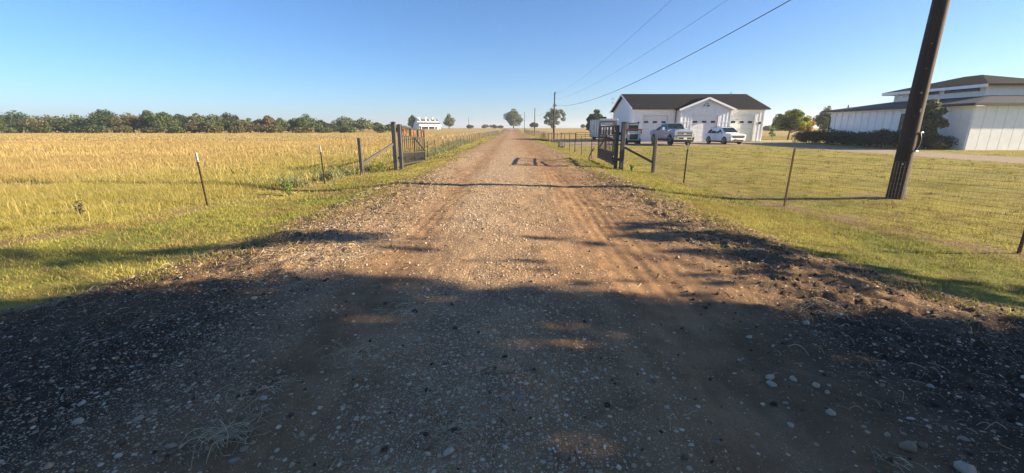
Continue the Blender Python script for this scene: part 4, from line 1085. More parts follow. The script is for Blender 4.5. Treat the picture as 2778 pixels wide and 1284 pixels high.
MB().bar((-1.1, 0.2, 7.2), (1.15, .2, 7.2), .09, .12).build('cross_arm', 'far_pole_wood', up_)
for x in (-1.0, 1.05): MB().tube([(x, .2, 7.26), (x, .2, 7.42)], [.05, .035], 8).build('insulator', 'grey_box', up_)
far_poles = [(7.2, 73.8, 7.45, 'tall far utility pole beside the feathery tree right of the road'), (6.9, 131.0, 7.4, 'thin far utility pole standing between the road and the feathery tree'), (6.4, 222.0, 9.6, 'hazy far utility pole in front of the big tree at the road end'), (-26.0, 258.0, 7.7, 'tiny far utility pole right of the white barn')]
tops = []
for i, (x, y, zt, lab) in enumerate(far_poles):
    o = empty('utility_pole', (x, y, Z(x, y)), 0, lab, 'utility pole', 'utility poles')
    h = zt - Z(x, y)
    MB().tube([(0, 0, -.3), (0, 0, h)], [.16, .11], 10).build('shaft', 'far_pole_wood', o)
    MB().tube([(0, -.1, h - .3), (.15, -.15, h - .2), (.15, -.15, h + .15)], .04, 6).build('insulator', 'grey_box', o)
    tops.append((x, y, zt))
def wire(p, q, sag, r, label, back=None):
    p, q = Vector(p), Vector(q); pts = []
    if back:
        for k in range(6): pts.append((Vector(back) - p) * (1 - k / 6))
    for k in range(33):
        t = k / 32; c = p.lerp(q, t); c.z -= 4 * sag * t * (1 - t); pts.append(c - p)
    rt = empty('power_line', p, 0, label, 'cable', 'overhead cables')
    MB().tube(pts, r, 5).build('cable', 'cable', rt)
    return rt
wire((9.97, 10.73, 6.5), (7.2, 73.8, 5.35), 1.35, .016, 'thick lowest overhead cable running up from the far pole to the right')
wire((8.97, 10.93, 7.19), (7.2, 73.8, 6.3), .9, .0055, 'thin middle overhead wire above the thick cable')
wire((6.3, 12.0, 6.85), (7.2, 73.8, 7.3), .75, .005, 'thin topmost overhead wire crossing the sky on the right', back=(5.7, -30, 9.2))
wire((7.2, 73.8, 5.35), (6.9, 131, 5.2), .5, .014, 'far overhead cable between the two distant poles')

tw = empty('radio_tower', (139, 600, Z(139, 600)), 0, 'thin far lattice radio tower left of the garage roof', 'tower')
h = 39
for a in range(3):
    x, y = 1.0 * math.cos(a * 2.094), 1.0 * math.sin(a * 2.094)
    MB().tube([(x, y, 0), (x * .6, y * .6, h)], .16, 5).build('leg', 'tower_steel', tw)
for k in range(14):
    z = k * h / 14; s_ = 1 - .4 * z / h; s2 = 1 - .4 * (z + h / 14) / h
    for a in range(3):
        MB().bar((s_ * math.cos(a * 2.094), s_ * math.sin(a * 2.094), z), (s2 * math.cos(a * 2.094 + 2.094), s2 * math.sin(a * 2.094 + 2.094), z + h / 14), .12).build('lattice_bar', 'tower_steel', tw)
for z, r in ((h, 1.9), (h - 5, 1.4)):
    for a in range(6): MB().box((r * math.cos(a * 1.047) - .25, r * math.sin(a * 1.047) - .25, z - 1.2), (r * math.cos(a * 1.047) + .25, r * math.sin(a * 1.047) + .25, z + 1.2)).build('antenna', 'tower_steel', tw)
    MB().tube([(0, 0, z - .1), (0, 0, z + .1)], r, 12).build('platform', 'tower_steel', tw)

# ------------------------------------------------------------------ trees
def leaves(C, n_each, size, rg, aspect=0.6, flat=0.0, shell=0.55, weights=None):
    """leaf quads round clump centres C = [(x, y, z, r)]"""
    C = np.array(C, float)
    if weights is None:
        w = C[:, 3] ** 2; w = w / w.sum()
    else: w = np.array(weights) / np.sum(weights)
    n = n_each * len(C)
    k = rg.choice(len(C), n, p=w)
    d = rg.normal(size=(n, 3)); d /= np.linalg.norm(d, axis=1)[:, None]
    rad = (shell + (1 - shell) * rg.random(n)) ** 0.8
    inner = rg.random(n) < .3
    rad = np.where(inner, rg.random(n) ** .5, rad)
    P = C[k, :3] + d * (C[k, 3] * rad)[:, None] * np.array([1, 1, .82])
    nrm = rg.normal(size=(n, 3)) + d * .9 + np.array([0, 0, .35 + flat]); nrm /= np.linalg.norm(nrm, axis=1)[:, None]
    t = np.cross(nrm, rg.normal(size=(n, 3))); t /= np.linalg.norm(t, axis=1)[:, None]
    b = np.cross(nrm, t)
    s = size * rg.uniform(.6, 1.35, n)[:, None]
    V = np.stack([P - t * s, P - b * s * aspect, P + t * s, P + b * s * aspect], 1).reshape(-1, 3)
    F = np.arange(n * 4).reshape(-1, 4)
    return V, F

def make_tree(x, y, h, w, mat, label, seed, n=1500, size=.42, base=.06, clumps=16, bark='bark', name='tree', group=None, trunk_r=None, loose=.38, cat='tree', depth=None, lean=0.0):
    rg = np.random.default_rng(seed)
    zb = Z(x, y)
    rt = empty(name, (x, y, zb), 0, label, cat, group)
    C = []
    ch_ = h * (1 - base); depth = depth or w
    while len(C) < clumps:
        p = rg.uniform(-1, 1, 3)
        if np.dot(p, p) > 1: continue
        t_ = (p[2] + 1) / 2
        wid = (1.0 - .55 * max(0, t_ - .35) ** 1.2)
        r = loose * w * rg.uniform(.65, 1.15)
        cx_, cy_ = p[0] * max(w * wid - r * .6, .1), p[1] * max(depth * wid - r * .6, .1)
        C.append((cx_ + lean * t_, cy_, h * base + r * .7 + t_ * max(ch_ - r * 1.55, .1), r))
    C.append((lean, 0, h - loose * w * .62, loose * w * .75))
    V, F = leaves(C, max(1, n // len(C)), size, rg)
    V[:, 2] = np.clip(V[:, 2], .05, h)
    arr_mesh('crown', V, F, mat, rt)
    tr_ = trunk_r or max(.1, .028 * h)
    t = MB()
    th = h * max(base, .12) + ch_ * .45
    t.tube([(0, 0, -.2), (.02 * h * rg.uniform(-1, 1), 0, th * .5), (lean * .4, .02 * h * rg.uniform(-1, 1), th)], [tr_ * 1.2, tr_ * .8, tr_ * .45], 8)
    for c in C[:9]:
        z0 = th * rg.uniform(.35, .95)
        t.tube([(lean * .3 * z0 / th, 0, z0), (c[0] * .5, c[1] * .5, (z0 + c[2]) / 2 + .05 * h), c[:3]], [tr_ * .42, tr_ * .25, tr_ * .1], 5)
    t.build('trunk', bark, rt)
    return rt

TREELINE = [
    (-181.6, 150, 6.6, 5.6, 'leaf_green', 'broad green tree at the far left end of the treeline'),
    (-177.6, 155, 7.6, 5.7, 'leaf_dark', 'tall dark tree second from the left end of the treeline'),
    (-161.8, 150, 6.0, 5.9, 'leaf_olive', 'olive rounded tree left of the tallest dark treeline tree'),
    (-153.7, 152, 6.4, 6.3, 'leaf_green', 'green tree directly left of the tallest dark treeline tree'),
    (-141.7, 150, 7.8, 4.9, 'leaf_dark', 'tallest dark tree with twin tops at the left of the treeline'),
    (-135.5, 152, 6.8, 5.2, 'leaf_olive', 'wide olive brown tree right of the twin topped tree'),
    (-126.7, 150, 7.3, 3.2, 'leaf_green', 'green tree with a knobbly top beside the round green one'),
    (-119.4, 148, 6.8, 3.8, 'leaf_green', 'large round green tree standing forward in the left treeline'),
    (-119.6, 155, 6.3, 3.4, 'leaf_dark', 'dark narrow tree between the round green tree and the pale one'),
    (-115.4, 158, 6.7, 3.4, 'leaf_pale', 'pale olive domed tree in the middle of the left treeline'),
    (-108.7, 147, 4.0, 2.3, 'leaf_brown', 'low brown leafless looking bush in front of the pale domed tree'),
    (-104.2, 150, 6.2, 4.0, 'leaf_green', 'smooth domed green tree left of the dark jagged one'),
    (-101.5, 154, 6.8, 3.7, 'leaf_dark', 'dark tree with a jagged top in the middle treeline'),
    (-94.1, 150, 4.4, 2.8, 'leaf_olive', 'yellowish olive bush right of the jagged dark tree'),
    (-96.5, 158, 5.0, 2.6, 'leaf_green', 'small green tree left of the brown and red trees'),
    (-90.9, 155, 4.7, 2.6, 'leaf_brown', 'brown grey tree left of the red tinted one'),
    (-88.3, 156, 5.8, 2.6, 'leaf_red', 'reddish autumn tree in the left treeline'),
    (-85.1, 158, 5.1, 2.6, 'leaf_green', 'green tree right of the reddish autumn tree'),
    (-86.1, 168, 4.6, 2.8, 'leaf_dark', 'low dark tree between two green ones in the treeline'),
    (-78.9, 165, 6.8, 4.7, 'leaf_green', 'big broad green tree right of the red one'),
    (-76.1, 172, 4.7, 2.2, 'leaf_dark', 'small dark tree at the right foot of the broad green one'),
    (-75.8, 178, 3.5, 3.6, 'leaf_dark', 'low dark shrub before the pair of pale trees'),
    (-74.0, 190, 6.6, 4.7, 'leaf_pale', 'pale grey green tree, left of the pair near the gate'),
    (-66.8, 192, 5.8, 3.9, 'leaf_pale', 'pale grey green tree, right of the pair near the gate'),
    (-64.5, 205, 3.9, 3.8, 'leaf_green', 'small sloping green tree right of the pale pair'),
    (-63.9, 225, 3.0, 3.1, 'leaf_dark', 'small dark tree just behind the left gate post'),
    (-60.4, 262, 7.8, 3.6, 'leaf_dark', 'dark round tree behind the left end of the barn'),
    (-38.4, 262, 8.5, 4.5, 'leaf_pale', 'open crowned tree right of the far barn'),
    (-27.5, 280, 2.3, 2.6, 'leaf_dark', 'tiny dark bush at the far pole right of the barn'),
    (15.3, 300, 4.0, 3.1, 'leaf_dark', 'small dark tree between the two far poles'),
    (54.5, 330, 2.9, 2.0, 'leaf_pale', 'tiny far tree, left of two on the right horizon'),
    (58.3, 330, 2.3, 2.1, 'leaf_pale', 'tiny far tree, right of two on the right horizon'),
    (23.1, 118, 6.3, 2.3, 'leaf_dark', 'round dark tree rising behind the travel trailer'),
    (125.7, 210, 2.5, 2.9, 'leaf_pale', 'hazy far tree just right of the garage end'),
    (134.6, 215, 1.9, 4.1, 'leaf_green', 'hazy far tree behind the yellow leaved tree'),
    (147.5, 220, 2.0, 5.6, 'leaf_pale', 'hazy far tree seen under the yellow leaved tree'),
    (120.7, 120, 4.1, 5.0, 'leaf_green', 'tree behind the house beyond the utility pole'),
]
for i, (x, y, h, w, m, lab) in enumerate(TREELINE):
    h *= 1.07; w *= 1.32 if y < 200 else 1.0
    kind = 'bush' if ('bush' in lab or 'shrub' in lab) else 'tree'
    far_ = y > 185
    make_tree(x, y, h, w, m, lab, 100 + i, n=4200 if not far_ else 2200, size=.30 if y < 185 else .40, base=.0 if y < 180 else .05, clumps=34, name='far_' + kind, cat=kind, group='trees along the horizon', loose=.36, depth=max(w, 2.0))

for k in range(17):
    x = -188 + 9.4 * k + random.uniform(-2, 2); yy = 146 + 18 * max(0, (k - 10)) / 7 + random.uniform(-2, 1)
    make_tree(x * (1 + .02 * max(0, k - 12)), yy, random.uniform(1.8, 3.4), random.uniform(3.2, 5.5), random.choice(['leaf_dark', 'leaf_green', 'leaf_olive', 'leaf_green']), 'low scrub bush filling the foot of the left treeline', 500 + k, n=900, size=.28, base=.0, clumps=14, loose=.34, name='scrub_bush', cat='bush', group='scrub at the foot of the left treeline', depth=2.5)
make_tree(1.2, 322, 14.2, 9.6, 'leaf_green', 'big many topped green tree at the end of the road', 301, n=4600, size=.46, base=.0, clumps=17, loose=.33, name='broadleaf_tree')
make_tree(20.2, 205, 12.6, 5.6, 'leaf_pale', 'feathery open crowned tree behind the tall far utility pole', 302, n=3400, size=.32, base=.05, clumps=40, loose=.22, name='broadleaf_tree', bark='bark')
for k, (x, w, h) in enumerate(((-18.5, 3.0, 2.9), (-13.2, 3.2, 2.7), (-8.0, 2.6, 2.2))):
    make_tree(x, 300, h, w, 'leaf_red' if k != 1 else 'leaf_brown', ['low red brown shrub left of the three beside the road end', 'low red brown shrub in the middle of the three beside the road end', 'low red brown shrub nearest the road end'][k], 310 + k, n=500, size=.4, base=.0, clumps=8, loose=.45, name='far_bush', cat='bush', group='red shrubs by the road end')

# the tree with yellow and orange leaves right of the garage
def autumn_tree():
    x, y = 42.6, 65.4
    rg = np.random.default_rng(41); zb = Z(x, y)
    rt = empty('cypress_tree', (x, y, zb), 0, 'green tree turning yellow and orange on its right side beside the garage', 'tree')
    def cl(n, xa, xb, r0, zlo=1.7):
        out = []
        for _ in range(n):
            x_ = rg.uniform(xa, xb); top = 4.75 * (1 - .055 * (x_ - .1) ** 2) - r0 * .8
            out.append((x_, rg.uniform(-1.5, 1.5) * (1 - .08 * x_ * x_), rg.uniform(zlo - .12 * min(x_, 0), max(top, zlo + .3)), r0 * rg.uniform(.7, 1.25)))
        return out
    sets = [('leaf_green', cl(34, -2.7, .5, .58), 6800), ('leaf_yellow', cl(32, -.5, 2.2, .55), 6400), ('leaf_orange', cl(9, 1.7, 2.7, .42, 1.5), 1700)]
    for mt, C, n in sets:
        V, F = leaves(C, n // len(C), .13, rg, .45); arr_mesh('crown', V, F, mt, rt)
    t = MB(); t.tube([(-.35, 0, -.2), (-.25, 0, 1.0), (0, 0, 2.4), (.1, 0, 4.2)], [.13, .11, .08, .03], 8)
    for mt, C, n in sets:
        for c in C[:7]: t.tube([(-.05, 0, c[2] * .65), (c[0] * .5, c[1] * .5, c[2] * .88), c[:3]], [.05, .03, .012], 5)
    t.build('trunk', 'bark', rt)
autumn_tree()
make_tree(62.5, 86, 6.0, 2.9, 'leaf_pale', 'airy grey green tree between the yellow tree and the house', 43, n=4200, size=.17, base=.15, clumps=36, loose=.30, name='broadleaf_tree')
make_tree(33.9, 55.6, 2.05, .55, 'leaf_fresh', 'small young light green sapling right of the garage', 44, n=260, size=.10, base=.15, clumps=9, loose=.35, name='sapling', cat='sapling', trunk_r=.025)
make_tree(34.9, 36.0, 4.1, 1.25, 'leaf_pale', 'slender grey green tree growing close to the house behind the utility pole', 45, n=3600, size=.10, base=.2, clumps=30, loose=.34, name='broadleaf_tree', trunk_r=.06)
for k, (y, w, h, xx) in enumerate(((50.6, 1.5, 1.9, 35.0), (48.0, 1.5, 2.15, 35.2), (45.4, 1.4, 1.75, 35.3), (43.0, 1.4, 1.7, 35.3), (40.6, 1.5, 2.0, 35.3), (38.2, 1.5, 2.3, 35.3), (35.9, 1.3, 1.5, 35.4))):
    pos = ['leftmost', 'second', 'third', 'fourth', 'fifth', 'sixth', 'seventh', 'eighth', 'ninth'][k]
    make_tree(xx, y, h * .88, w * 1.2, 'leaf_hedge', f'dark green shrub, {pos} from the left in the row along the house wall', 60 + k, n=3000, size=.085, base=.0, clumps=24, loose=.42, name='hedge_shrub', cat='shrub', group='dark shrubs along the house wall', trunk_r=.04)
# large shade tree beside the camera, outside the picture on the right: its crown shades the foreground
def shade_tree():
    x, y = 15.5, -2.2
    rg = np.random.default_rng(77); zb = Z(x, y)
    rt = empty('shade_tree', (x, y, zb), 0, 'large dense shade tree standing to the right of the camera', 'tree')
    te = math.tan(SUN_EL); hx, hy = math.sin(SUN_AZ), math.cos(SUN_AZ)
    # clumps are boughs; each is given by where its shade falls (gx, gy), its radius and how far out it grows
    boughs = []
    for _ in range(190):
        gx_ = rg.uniform(-11, 6.5); gy_ = rg.uniform(-4.0, 3.3)
        boughs.append((gx_, gy_, rg.uniform(.55, .95)))
    for gx_ in np.arange(-11, 6.8, .55):
        lim = np.interp(gx_, [-11, -6, -3, -1.8, 0, 1.2, 2.2, 4.0, 7], [3.7, 3.95, 4.0, 4.0, 4.1, 3.95, 3.35, 3.25, 3.3])
        boughs.append((gx_, lim + rg.uniform(-.55, .25), rg.uniform(.32, .6)))
    for gx_, gy_, r in ((-10.5, 5.75, .5), (-9.4, 5.75, .52), (-8.2, 5.8, .5), (-7.0, 5.85, .5), (-6.0, 5.9, .46), (-5.0, 6.0, .42), (-4.2, 6.1, .36), (-3.4, 6.3, .40), (-2.7, 6.4, .42), (-2.1, 6.2, .34), (-1.6, 5.7, .2),
                        (-9.5, 7.35, .15), (-8.3, 7.45, .14), (-7.2, 7.5, .1), (.5, 6.15, .13), (.15, 6.2, .12), (.9, 6.1, .13), (1.3, 5.95, .1), (-1.5, 7.6, .12), (-1.1, 7.6, .1),
                        (2.0, 6.9, .14), (2.5, 7.1, .3), (2.2, 6.3, .24), (2.7, 6.5, .40), (3.2, 6.4, .45), (3.7, 6.15, .45), (4.3, 5.6, .42), (4.9, 5.1, .38), (5.6, 4.7, .36), (2.4, 5.5, .24), (3.0, 5.4, .34), (3.7, 5.1, .36), (4.4, 4.7, .38), (5.1, 4.4, .36), (3.0, 4.65, .12), (3.6, 4.3, .2)):
        boughs.append((gx_, gy_, r))
    for gx_, gy_, r in ((.3, 3.75, .3), (.9, 3.8, .3), (.4, 3.35, .25), (.2, 2.3, .3), (.9, 2.35, .3), (-.5, 3.3, .4), (.5, 3.55, .35), (1.3, 3.2, .3), (-.2, 2.7, .4), (.6, 2.6, .35), (1.2, 2.7, .3), (.0, 3.1, .3)): boughs.append((gx_, gy_, r))
    for _ in range(34): boughs.append((rg.uniform(-9, 5), rg.uniform(4.2, 5.2), rg.uniform(.05, .13)))
    holes = [(rg.uniform(-5, 4), rg.uniform(1.7, 4.3), rg.uniform(.015, .055)) for _ in range(55)] + [(.62, 3.05, .08), (-.15, 3.15, .05), (1.75, 3.15, .07), (-1.9, 3.15, .07), (-.15, 1.95, .05), (-2.9, 2.7, .08), (2.6, 2.8, .08)]
    P, S = [], []
    C = []
    for gx_, gy_, r in boughs:
        X = x + rg.normal() * 1.5
        t_ = (X - gx_) / hx
        C.append((X, gy_ + hy * t_, te * t_ * 1.0 + Z(gx_, gy_), r))
    V, F = leaves([(a - x, b - y, c - zb, r) for a, b, c, r in C], 88, .135, rg, .62, weights=[r ** 2.0 for *_, r in C], shell=.2)
    # keep the gaps through which sun spots fall
    ctr = V.reshape(-1, 4, 3).mean(1) + np.array([x, y, zb])
    t_ = (ctr[:, 2] - 0) / te
    gx_ = ctr[:, 0] - hx * t_; gy_ = ctr[:, 1] - hy * t_
    keep = np.ones(len(ctr), bool)
    for a, b, r in holes: keep &= ((gx_ - a) / 1.8) ** 2 + (gy_ - b) ** 2 > r * r
    keep &= np.abs(ctr[:, 0]) > -1
    Vk = V.reshape(-1, 4, 3)[keep].reshape(-1, 3)
    arr_mesh('crown', Vk, np.arange(len(Vk)).reshape(-1, 4), 'leaf_green', rt)
    t = MB()
    t.tube([(0, 0, -.3), (0, 0, .4), (.1, .1, 3), (.0, .2, 6), (.1, 0, 9.5)], [.55, .42, .34, .24, .08], 12)
    for c in C[::6]:
        z0 = min(max(1.8, c[2] * .55), 8)
        t.tube([(0, .1, z0), ((c[0] - x) * .5, (c[1] - y) * .55, (z0 + c[2] - zb) / 2), (c[0] - x, c[1] - y, c[2] - zb)], [.09, .05, .015], 5)
    t.build('trunk', 'bark', rt)
shade_tree()

# ------------------------------------------------------------------ grass, weeds
def blades(P, n, hgt, wid, spread, colA, colB, rg, tipc=None, droop=.5):
    """P (m,3) tuft positions, n blades each; hgt (m,)"""
    m = len(P)
    k = np.repeat(np.arange(m), n); N_ = m * n
    a = rg.uniform(0, 2 * math.pi, N_); o = rg.normal(size=(N_, 2)) * spread
    h = hgt[k] * rg.uniform(.5, 1.15, N_)
    b = P[k] + np.stack([o[:, 0], o[:, 1], np.full(N_, -.02)], 1)
    lean = rg.uniform(.1, droop, N_) * h
    dx, dy = np.cos(a) * lean, np.sin(a) * lean
    fa = rg.uniform(0, 2 * math.pi, N_); wx, wy = np.cos(fa) * wid[k] * .5, np.sin(fa) * wid[k] * .5
    z0 = np.zeros(N_)
    W = np.stack([wx, wy, z0], 1)
    mid = b + np.stack([dx * .35, dy * .35, h * .55], 1)
    tip = b + np.stack([dx, dy, h * rg.uniform(.8, 1, N_)], 1)
    V = np.stack([b - W, b + W, mid - W * .8, mid + W * .8, tip], 1).reshape(-1, 3)
    i = (np.arange(N_) * 5)[:, None]
    F = np.concatenate([i + np.array([[0, 1, 3]]), i + np.array([[0, 3, 2]]), i + np.array([[2, 3, 4]])], 0)
    mixv = rg.random((N_, 1)) * .6 + rg.random((m, 1))[k] * .4
    c = np.array(colA)[k] * (1 - mixv) + np.array(colB)[k] * mixv
    c = c * rg.uniform(.8, 1.15, (N_, 1))
    T = np.repeat(c, 5, 0)
    return V, F, T

def scatter(n, x0, x1, y0, y1, rg, power=1.0):
    u = rg.random(n)
    y = y0 * (y1 / y0) ** u if power == 'log' else y0 + (y1 - y0) * u
    return np.stack([rg.uniform(x0, x1, n), y], 1)

def in_view(p, m=1.32): return np.abs(p[:, 0]) < (p[:, 1] + .6) * m + .6

def field_scatter(n, y0, y1, rg):
    u = rg.random(n); y = np.sqrt(y0 ** 2 + (y1 ** 2 - y0 ** 2) * u)
    f = fence_x(y, -1)
    x = f - rg.random(n) * np.maximum(1.32 * y + 1 + f, .2)
    return np.stack([x, y], 1)

def grass_obj(name, sets, label, cat):
    V = []; F = []; T = []; o = 0
    for v, f, t in sets:
        V.append(v); F.append(f + o); T.append(t); o += len(v)
    ob = arr_mesh(name, np.concatenate(V), np.concatenate(F), 'grass', tint=np.concatenate(T))
    return tag(ob, label, cat, kind='stuff')

rg = np.random.default_rng(5)
GOLD1, GOLD2 = np.array([.33, .235, .09]), np.array([.48, .36, .155])
YG1, YG2 = np.array([.26, .225, .055]), np.array([.50, .435, .125])
GR1, GR2 = np.array([.14, .15, .028]), np.array([.35, .34, .075])
def field_cols(p):
    d = np.clip(-p[:, 0] + fence_x(p[:, 1], -1), 0, None)
    g = (1 - ss(2, 16, d)) * (1 - ss(16, 45, p[:, 1])) * .9 + np.clip(fnoise(p[:, 0] * .35, p[:, 1] * .35, 7) - .5, 0, 1) * .8
    g = np.clip(g, 0, 1)[:, None]
    t = (.78 + .44 * fnoise(p[:, 0] * .13, p[:, 1] * .22, 191, 4))[:, None] * np.array([1, 1, 1])
    q = np.clip((fnoise(p[:, 0] * .09, p[:, 1] * .16, 193) - .5) * 3, 0, .5)[:, None]
    A = (GOLD1 * (1 - g) + YG1 * g) * t; B = (GOLD2 * (1 - g) + YG2 * g) * t
    return A * (1 - q) + np.array([.27, .20, .09]) * q, B * (1 - q) + np.array([.40, .33, .14]) * q
sets = []
for (n, y0, y1, nb, hh, ww, sp) in ((15000, 5.2, 13, 9, .22, .0065, .13), (19000, 13, 26, 7, .25, .012, .17), (18000, 26, 55, 5, .26, .028, .26), (14000, 55, 150, 4, .24, .08, .5)):
    p = field_scatter(n, y0, y1, rg)
    clump = fnoise(p[:, 0] * .6, p[:, 1] * .6, 3)
    keep = rg.random(n) < np.clip(clump * 1.7 - .05, .25, 1)
    # worn strip close to the fence is shorter
    p = p[keep]; clump = clump[keep]
    d = np.clip(-p[:, 0] + fence_x(p[:, 1], -1), 0, None)
    h = hh * (.35 + .65 * ss(.1, 1.6, d)) * (.45 + .95 * clump)
    A, B = field_cols(p)
    P = np.column_stack([p, height_at(p[:, 0], p[:, 1])])
    sets.append(blades(P, nb, h, np.full(len(p), ww), sp, A, B, rg, droop=.75))
# taller pale seed stalks
p = field_scatter(900, 8, 40, rg); P = np.column_stack([p, height_at(p[:, 0], p[:, 1])])
sets.append(blades(P, 3, np.full(len(p), .5), .005 + .0006 * p[:, 1], .12, np.tile(np.array([.42, .31, .12]), (len(p), 1)), np.tile(np.array([.56, .43, .19]), (len(p), 1)), rg, droop=.45))
grass_obj('field_grass', sets, 'tall dry golden hay grass filling the left field', 'grass')

def verge_pts(n, y0, y1, side, rg):
    u = rg.random(n); y = np.sqrt(y0 ** 2 + (y1 ** 2 - y0 ** 2) * u)
    f = np.abs(fence_x(y, side)); hwd = road_half(y)
    x = side * (hwd - .15 + rg.random(n) * np.maximum(f - hwd + .25, .1))
    return np.stack([x, y], 1)
sets = []
for side in (-1, 1):
    for (n, y0, y1, nb, hh, ww, sp) in ((6500, 2.8, 10, 6, .085, .007, .05), (6500, 10, 24, 5, .09, .014, .08), (4500, 24, 90, 4, .10, .04, .2)):
        p = verge_pts(n, y0, y1, side, rg); p = p[in_view(p)]
        so = fence_soil(p[:, 0], p[:, 1]); lu = np.clip(.35 + (fnoise(p[:, 0] * .6, p[:, 1] * .35, 83) - .45) * 2.4, 0, 1)
        edge = ss(-.1, .6, np.abs(p[:, 0]) - road_half(p[:, 1]) - (fnoise(p[:, 0] * 1.3, p[:, 1] * 1.3, 5) - .5) * .9)
        keep = rg.random(len(p)) < np.clip((1 - so * .85) * (.25 + .75 * edge), .05, 1); p = p[keep]; lu = lu[keep][:, None]
        dk = np.clip((fnoise(p[:, 0] * 1.5, p[:, 1] * 1.2, 161, 4) - .42) * 5, 0, 1)[:, None] * .8 * (1 if side < 0 else .6)
        A = YG1 * 1.1 * (1 - lu) + GR1 * 1.1 * lu; B = YG2 * 1.15 * (1 - lu) + GR2 * 1.2 * lu
        A = A * (1 - dk) + np.array([.20, .135, .05]) * dk; B = B * (1 - dk) + np.array([.42, .30, .13]) * dk
        P = np.column_stack([p, height_at(p[:, 0], p[:, 1])])
        sets.append(blades(P, nb, np.full(len(p), hh) * (.35 + .8 * rg.random(len(p)) + 1.1 * np.clip(fnoise(p[:, 0] * 2.2, p[:, 1] * 2.2, 163) - .5, 0, 1)), np.full(len(p), ww), sp, A, B, rg, droop=.9))
for side in (-1, 1):
    n = 3800; y = 3 + 22 * rg.random(n) ** 1.3; x = side * (road_half(y) - .1 - rg.exponential(.28, n))
    p = np.stack([x, y], 1); p = p[in_view(p) & (rg.random(n) < np.clip(fnoise(x * 1.4, y * 1.4, 171) * 3 - 1.1, 0, 1))]
    P = np.column_stack([p, height_at(p[:, 0], p[:, 1])]); m_ = rg.random((len(p), 1))
    sets.append(blades(P, 6, rg.uniform(.03, .09, len(p)), .006 + .0007 * p[:, 1], .05, np.array([.22, .16, .06]) * m_ + GR1 * (1 - m_), np.array([.46, .35, .16]) * m_ + GR2 * (1 - m_), rg, droop=1.1))
grass_obj('verge_grass', sets, 'short green and straw coloured grass along both road verges', 'grass')

sets = []
for (n, y0, y1, nb, hh, ww, sp) in ((17000, 4, 14, 5, .055, .008, .07), (19000, 14, 30, 4, .06, .017, .12), (13000, 30, 62, 3, .06, .045, .25)):
    u = rg.random(n); y = np.sqrt(y0 ** 2 + (y1 ** 2 - y0 ** 2) * u); f = fence_x(y, 1)
    p = np.stack([f + rg.random(n) * np.maximum(1.32 * y + 1 - f, .2), y], 1)
    so = fence_soil(p[:, 0], p[:, 1])
    drv = ((p[:, 0] > 25.8) & (p[:, 0] < 31) & (p[:, 1] < 47)) | ((p[:, 1] > 44) & (p[:, 0] > 6) & (p[:, 0] < 34))
    keep = (rg.random(n) > so * .9) & ~drv & (p[:, 0] < 60) & (rg.random(n) < np.clip(fnoise(p[:, 0] * .9, p[:, 1] * .9, 15) * 2.4 - .55, .1, 1)); p = p[keep]
    lu = np.clip((fnoise(p[:, 0] * .5, p[:, 1] * .5, 81) - .46) * 2.6, 0, 1)[:, None] * .6
    dk = np.clip((fnoise(p[:, 0] * 1.1, p[:, 1] * 1.6, 141, 4) - .44) * 5, 0, 1)[:, None]
    A = YG1 * 1.15 * (1 - lu) + GR1 * 1.1 * lu; B = YG2 * 1.2 * (1 - lu) + GR2 * 1.1 * lu
    A = A * (1 - dk) + np.array([.13, .088, .03]) * dk; B = B * (1 - dk) + np.array([.27, .19, .06]) * dk
    P = np.column_stack([p, height_at(p[:, 0], p[:, 1])])
    sets.append(blades(P, nb, np.full(len(p), hh) * (.5 + .9 * rg.random(len(p))), np.full(len(p), ww), sp, A, B, rg, droop=.95))
n = 700
y = 5 + 34 * rg.random(n) ** .8; p = np.stack([fence_x(y, 1) + .3 + rg.random(n) * (1.25 * y - fence_x(y, 1) + .5), y], 1)
p = p[(p[:, 0] < 25.5) | (p[:, 1] < 8)]; P = np.column_stack([p, height_at(p[:, 0], p[:, 1])])
sets.append(blades(P, 10, rg.uniform(.05, .13, len(p)), .008 + .0009 * p[:, 1], .07, np.tile(GR1 * .8, (len(p), 1)), np.tile(GR2 * .85, (len(p), 1)), rg, droop=1.0))
grass_obj('lawn_grass', sets, 'short mown yellow green grass on the right lawn', 'grass')

# grey green weeds along the left fence
sets = []
n = 440
y = np.concatenate([rg.uniform(13, 19, 40), rg.uniform(24, 62, 400)])
x = fence_x(y, -1) - rg.gamma(1.6, .55, n)
p = np.stack([x, y], 1); P = np.column_stack([p, height_at(x, y)])
WA, WB = np.array([.13, .16, .06]), np.array([.30, .31, .15])
sets.append(blades(P, 14, rg.uniform(.15, .5, n), .022 + .001 * y, .16, np.tile(WA, (n, 1)), np.tile(WB, (n, 1)), rg, droop=1.1))
grass_obj('weeds', sets, 'grey green leafy weeds growing along the left fence', 'weeds')

def leafy_weed(x, y, h, label, seed):
    rg_ = np.random.default_rng(seed); zb = float(height_at(x, y))
    rt = empty('weed_plant', (x, y, zb), 0, label, 'weed')
    t = MB(); C = []
    for k in range(5):
        a = rg_.uniform(0, 6.28); l = h * rg_.uniform(.6, 1)
        tip = (math.cos(a) * l * .35, math.sin(a) * l * .35, l)
        t.tube([(0, 0, -.03), (tip[0] * .3, tip[1] * .3, l * .55), tip], [.008, .006, .003], 5)
        for f in (.35, .55, .75, .95): C.append((tip[0] * f * .9, tip[1] * f * .9, l * f, .055))
    t.build('stem', 'leaf_olive', rt)
    V, F = leaves(C, 3 if seed == 4 else 7, .035, rg_, .5); arr_mesh('foliage', V, F, 'leaf_brown' if seed == 4 else 'leaf_fresh' if seed % 2 else 'leaf_pale', rt)
leafy_weed(-6.35, 11.75, .45, 'grey green leafy weed right of the nearest left fence post', 1)
leafy_weed(-6.6, 15.0, .40, 'small leafy weed at the foot of the second left fence post', 2)
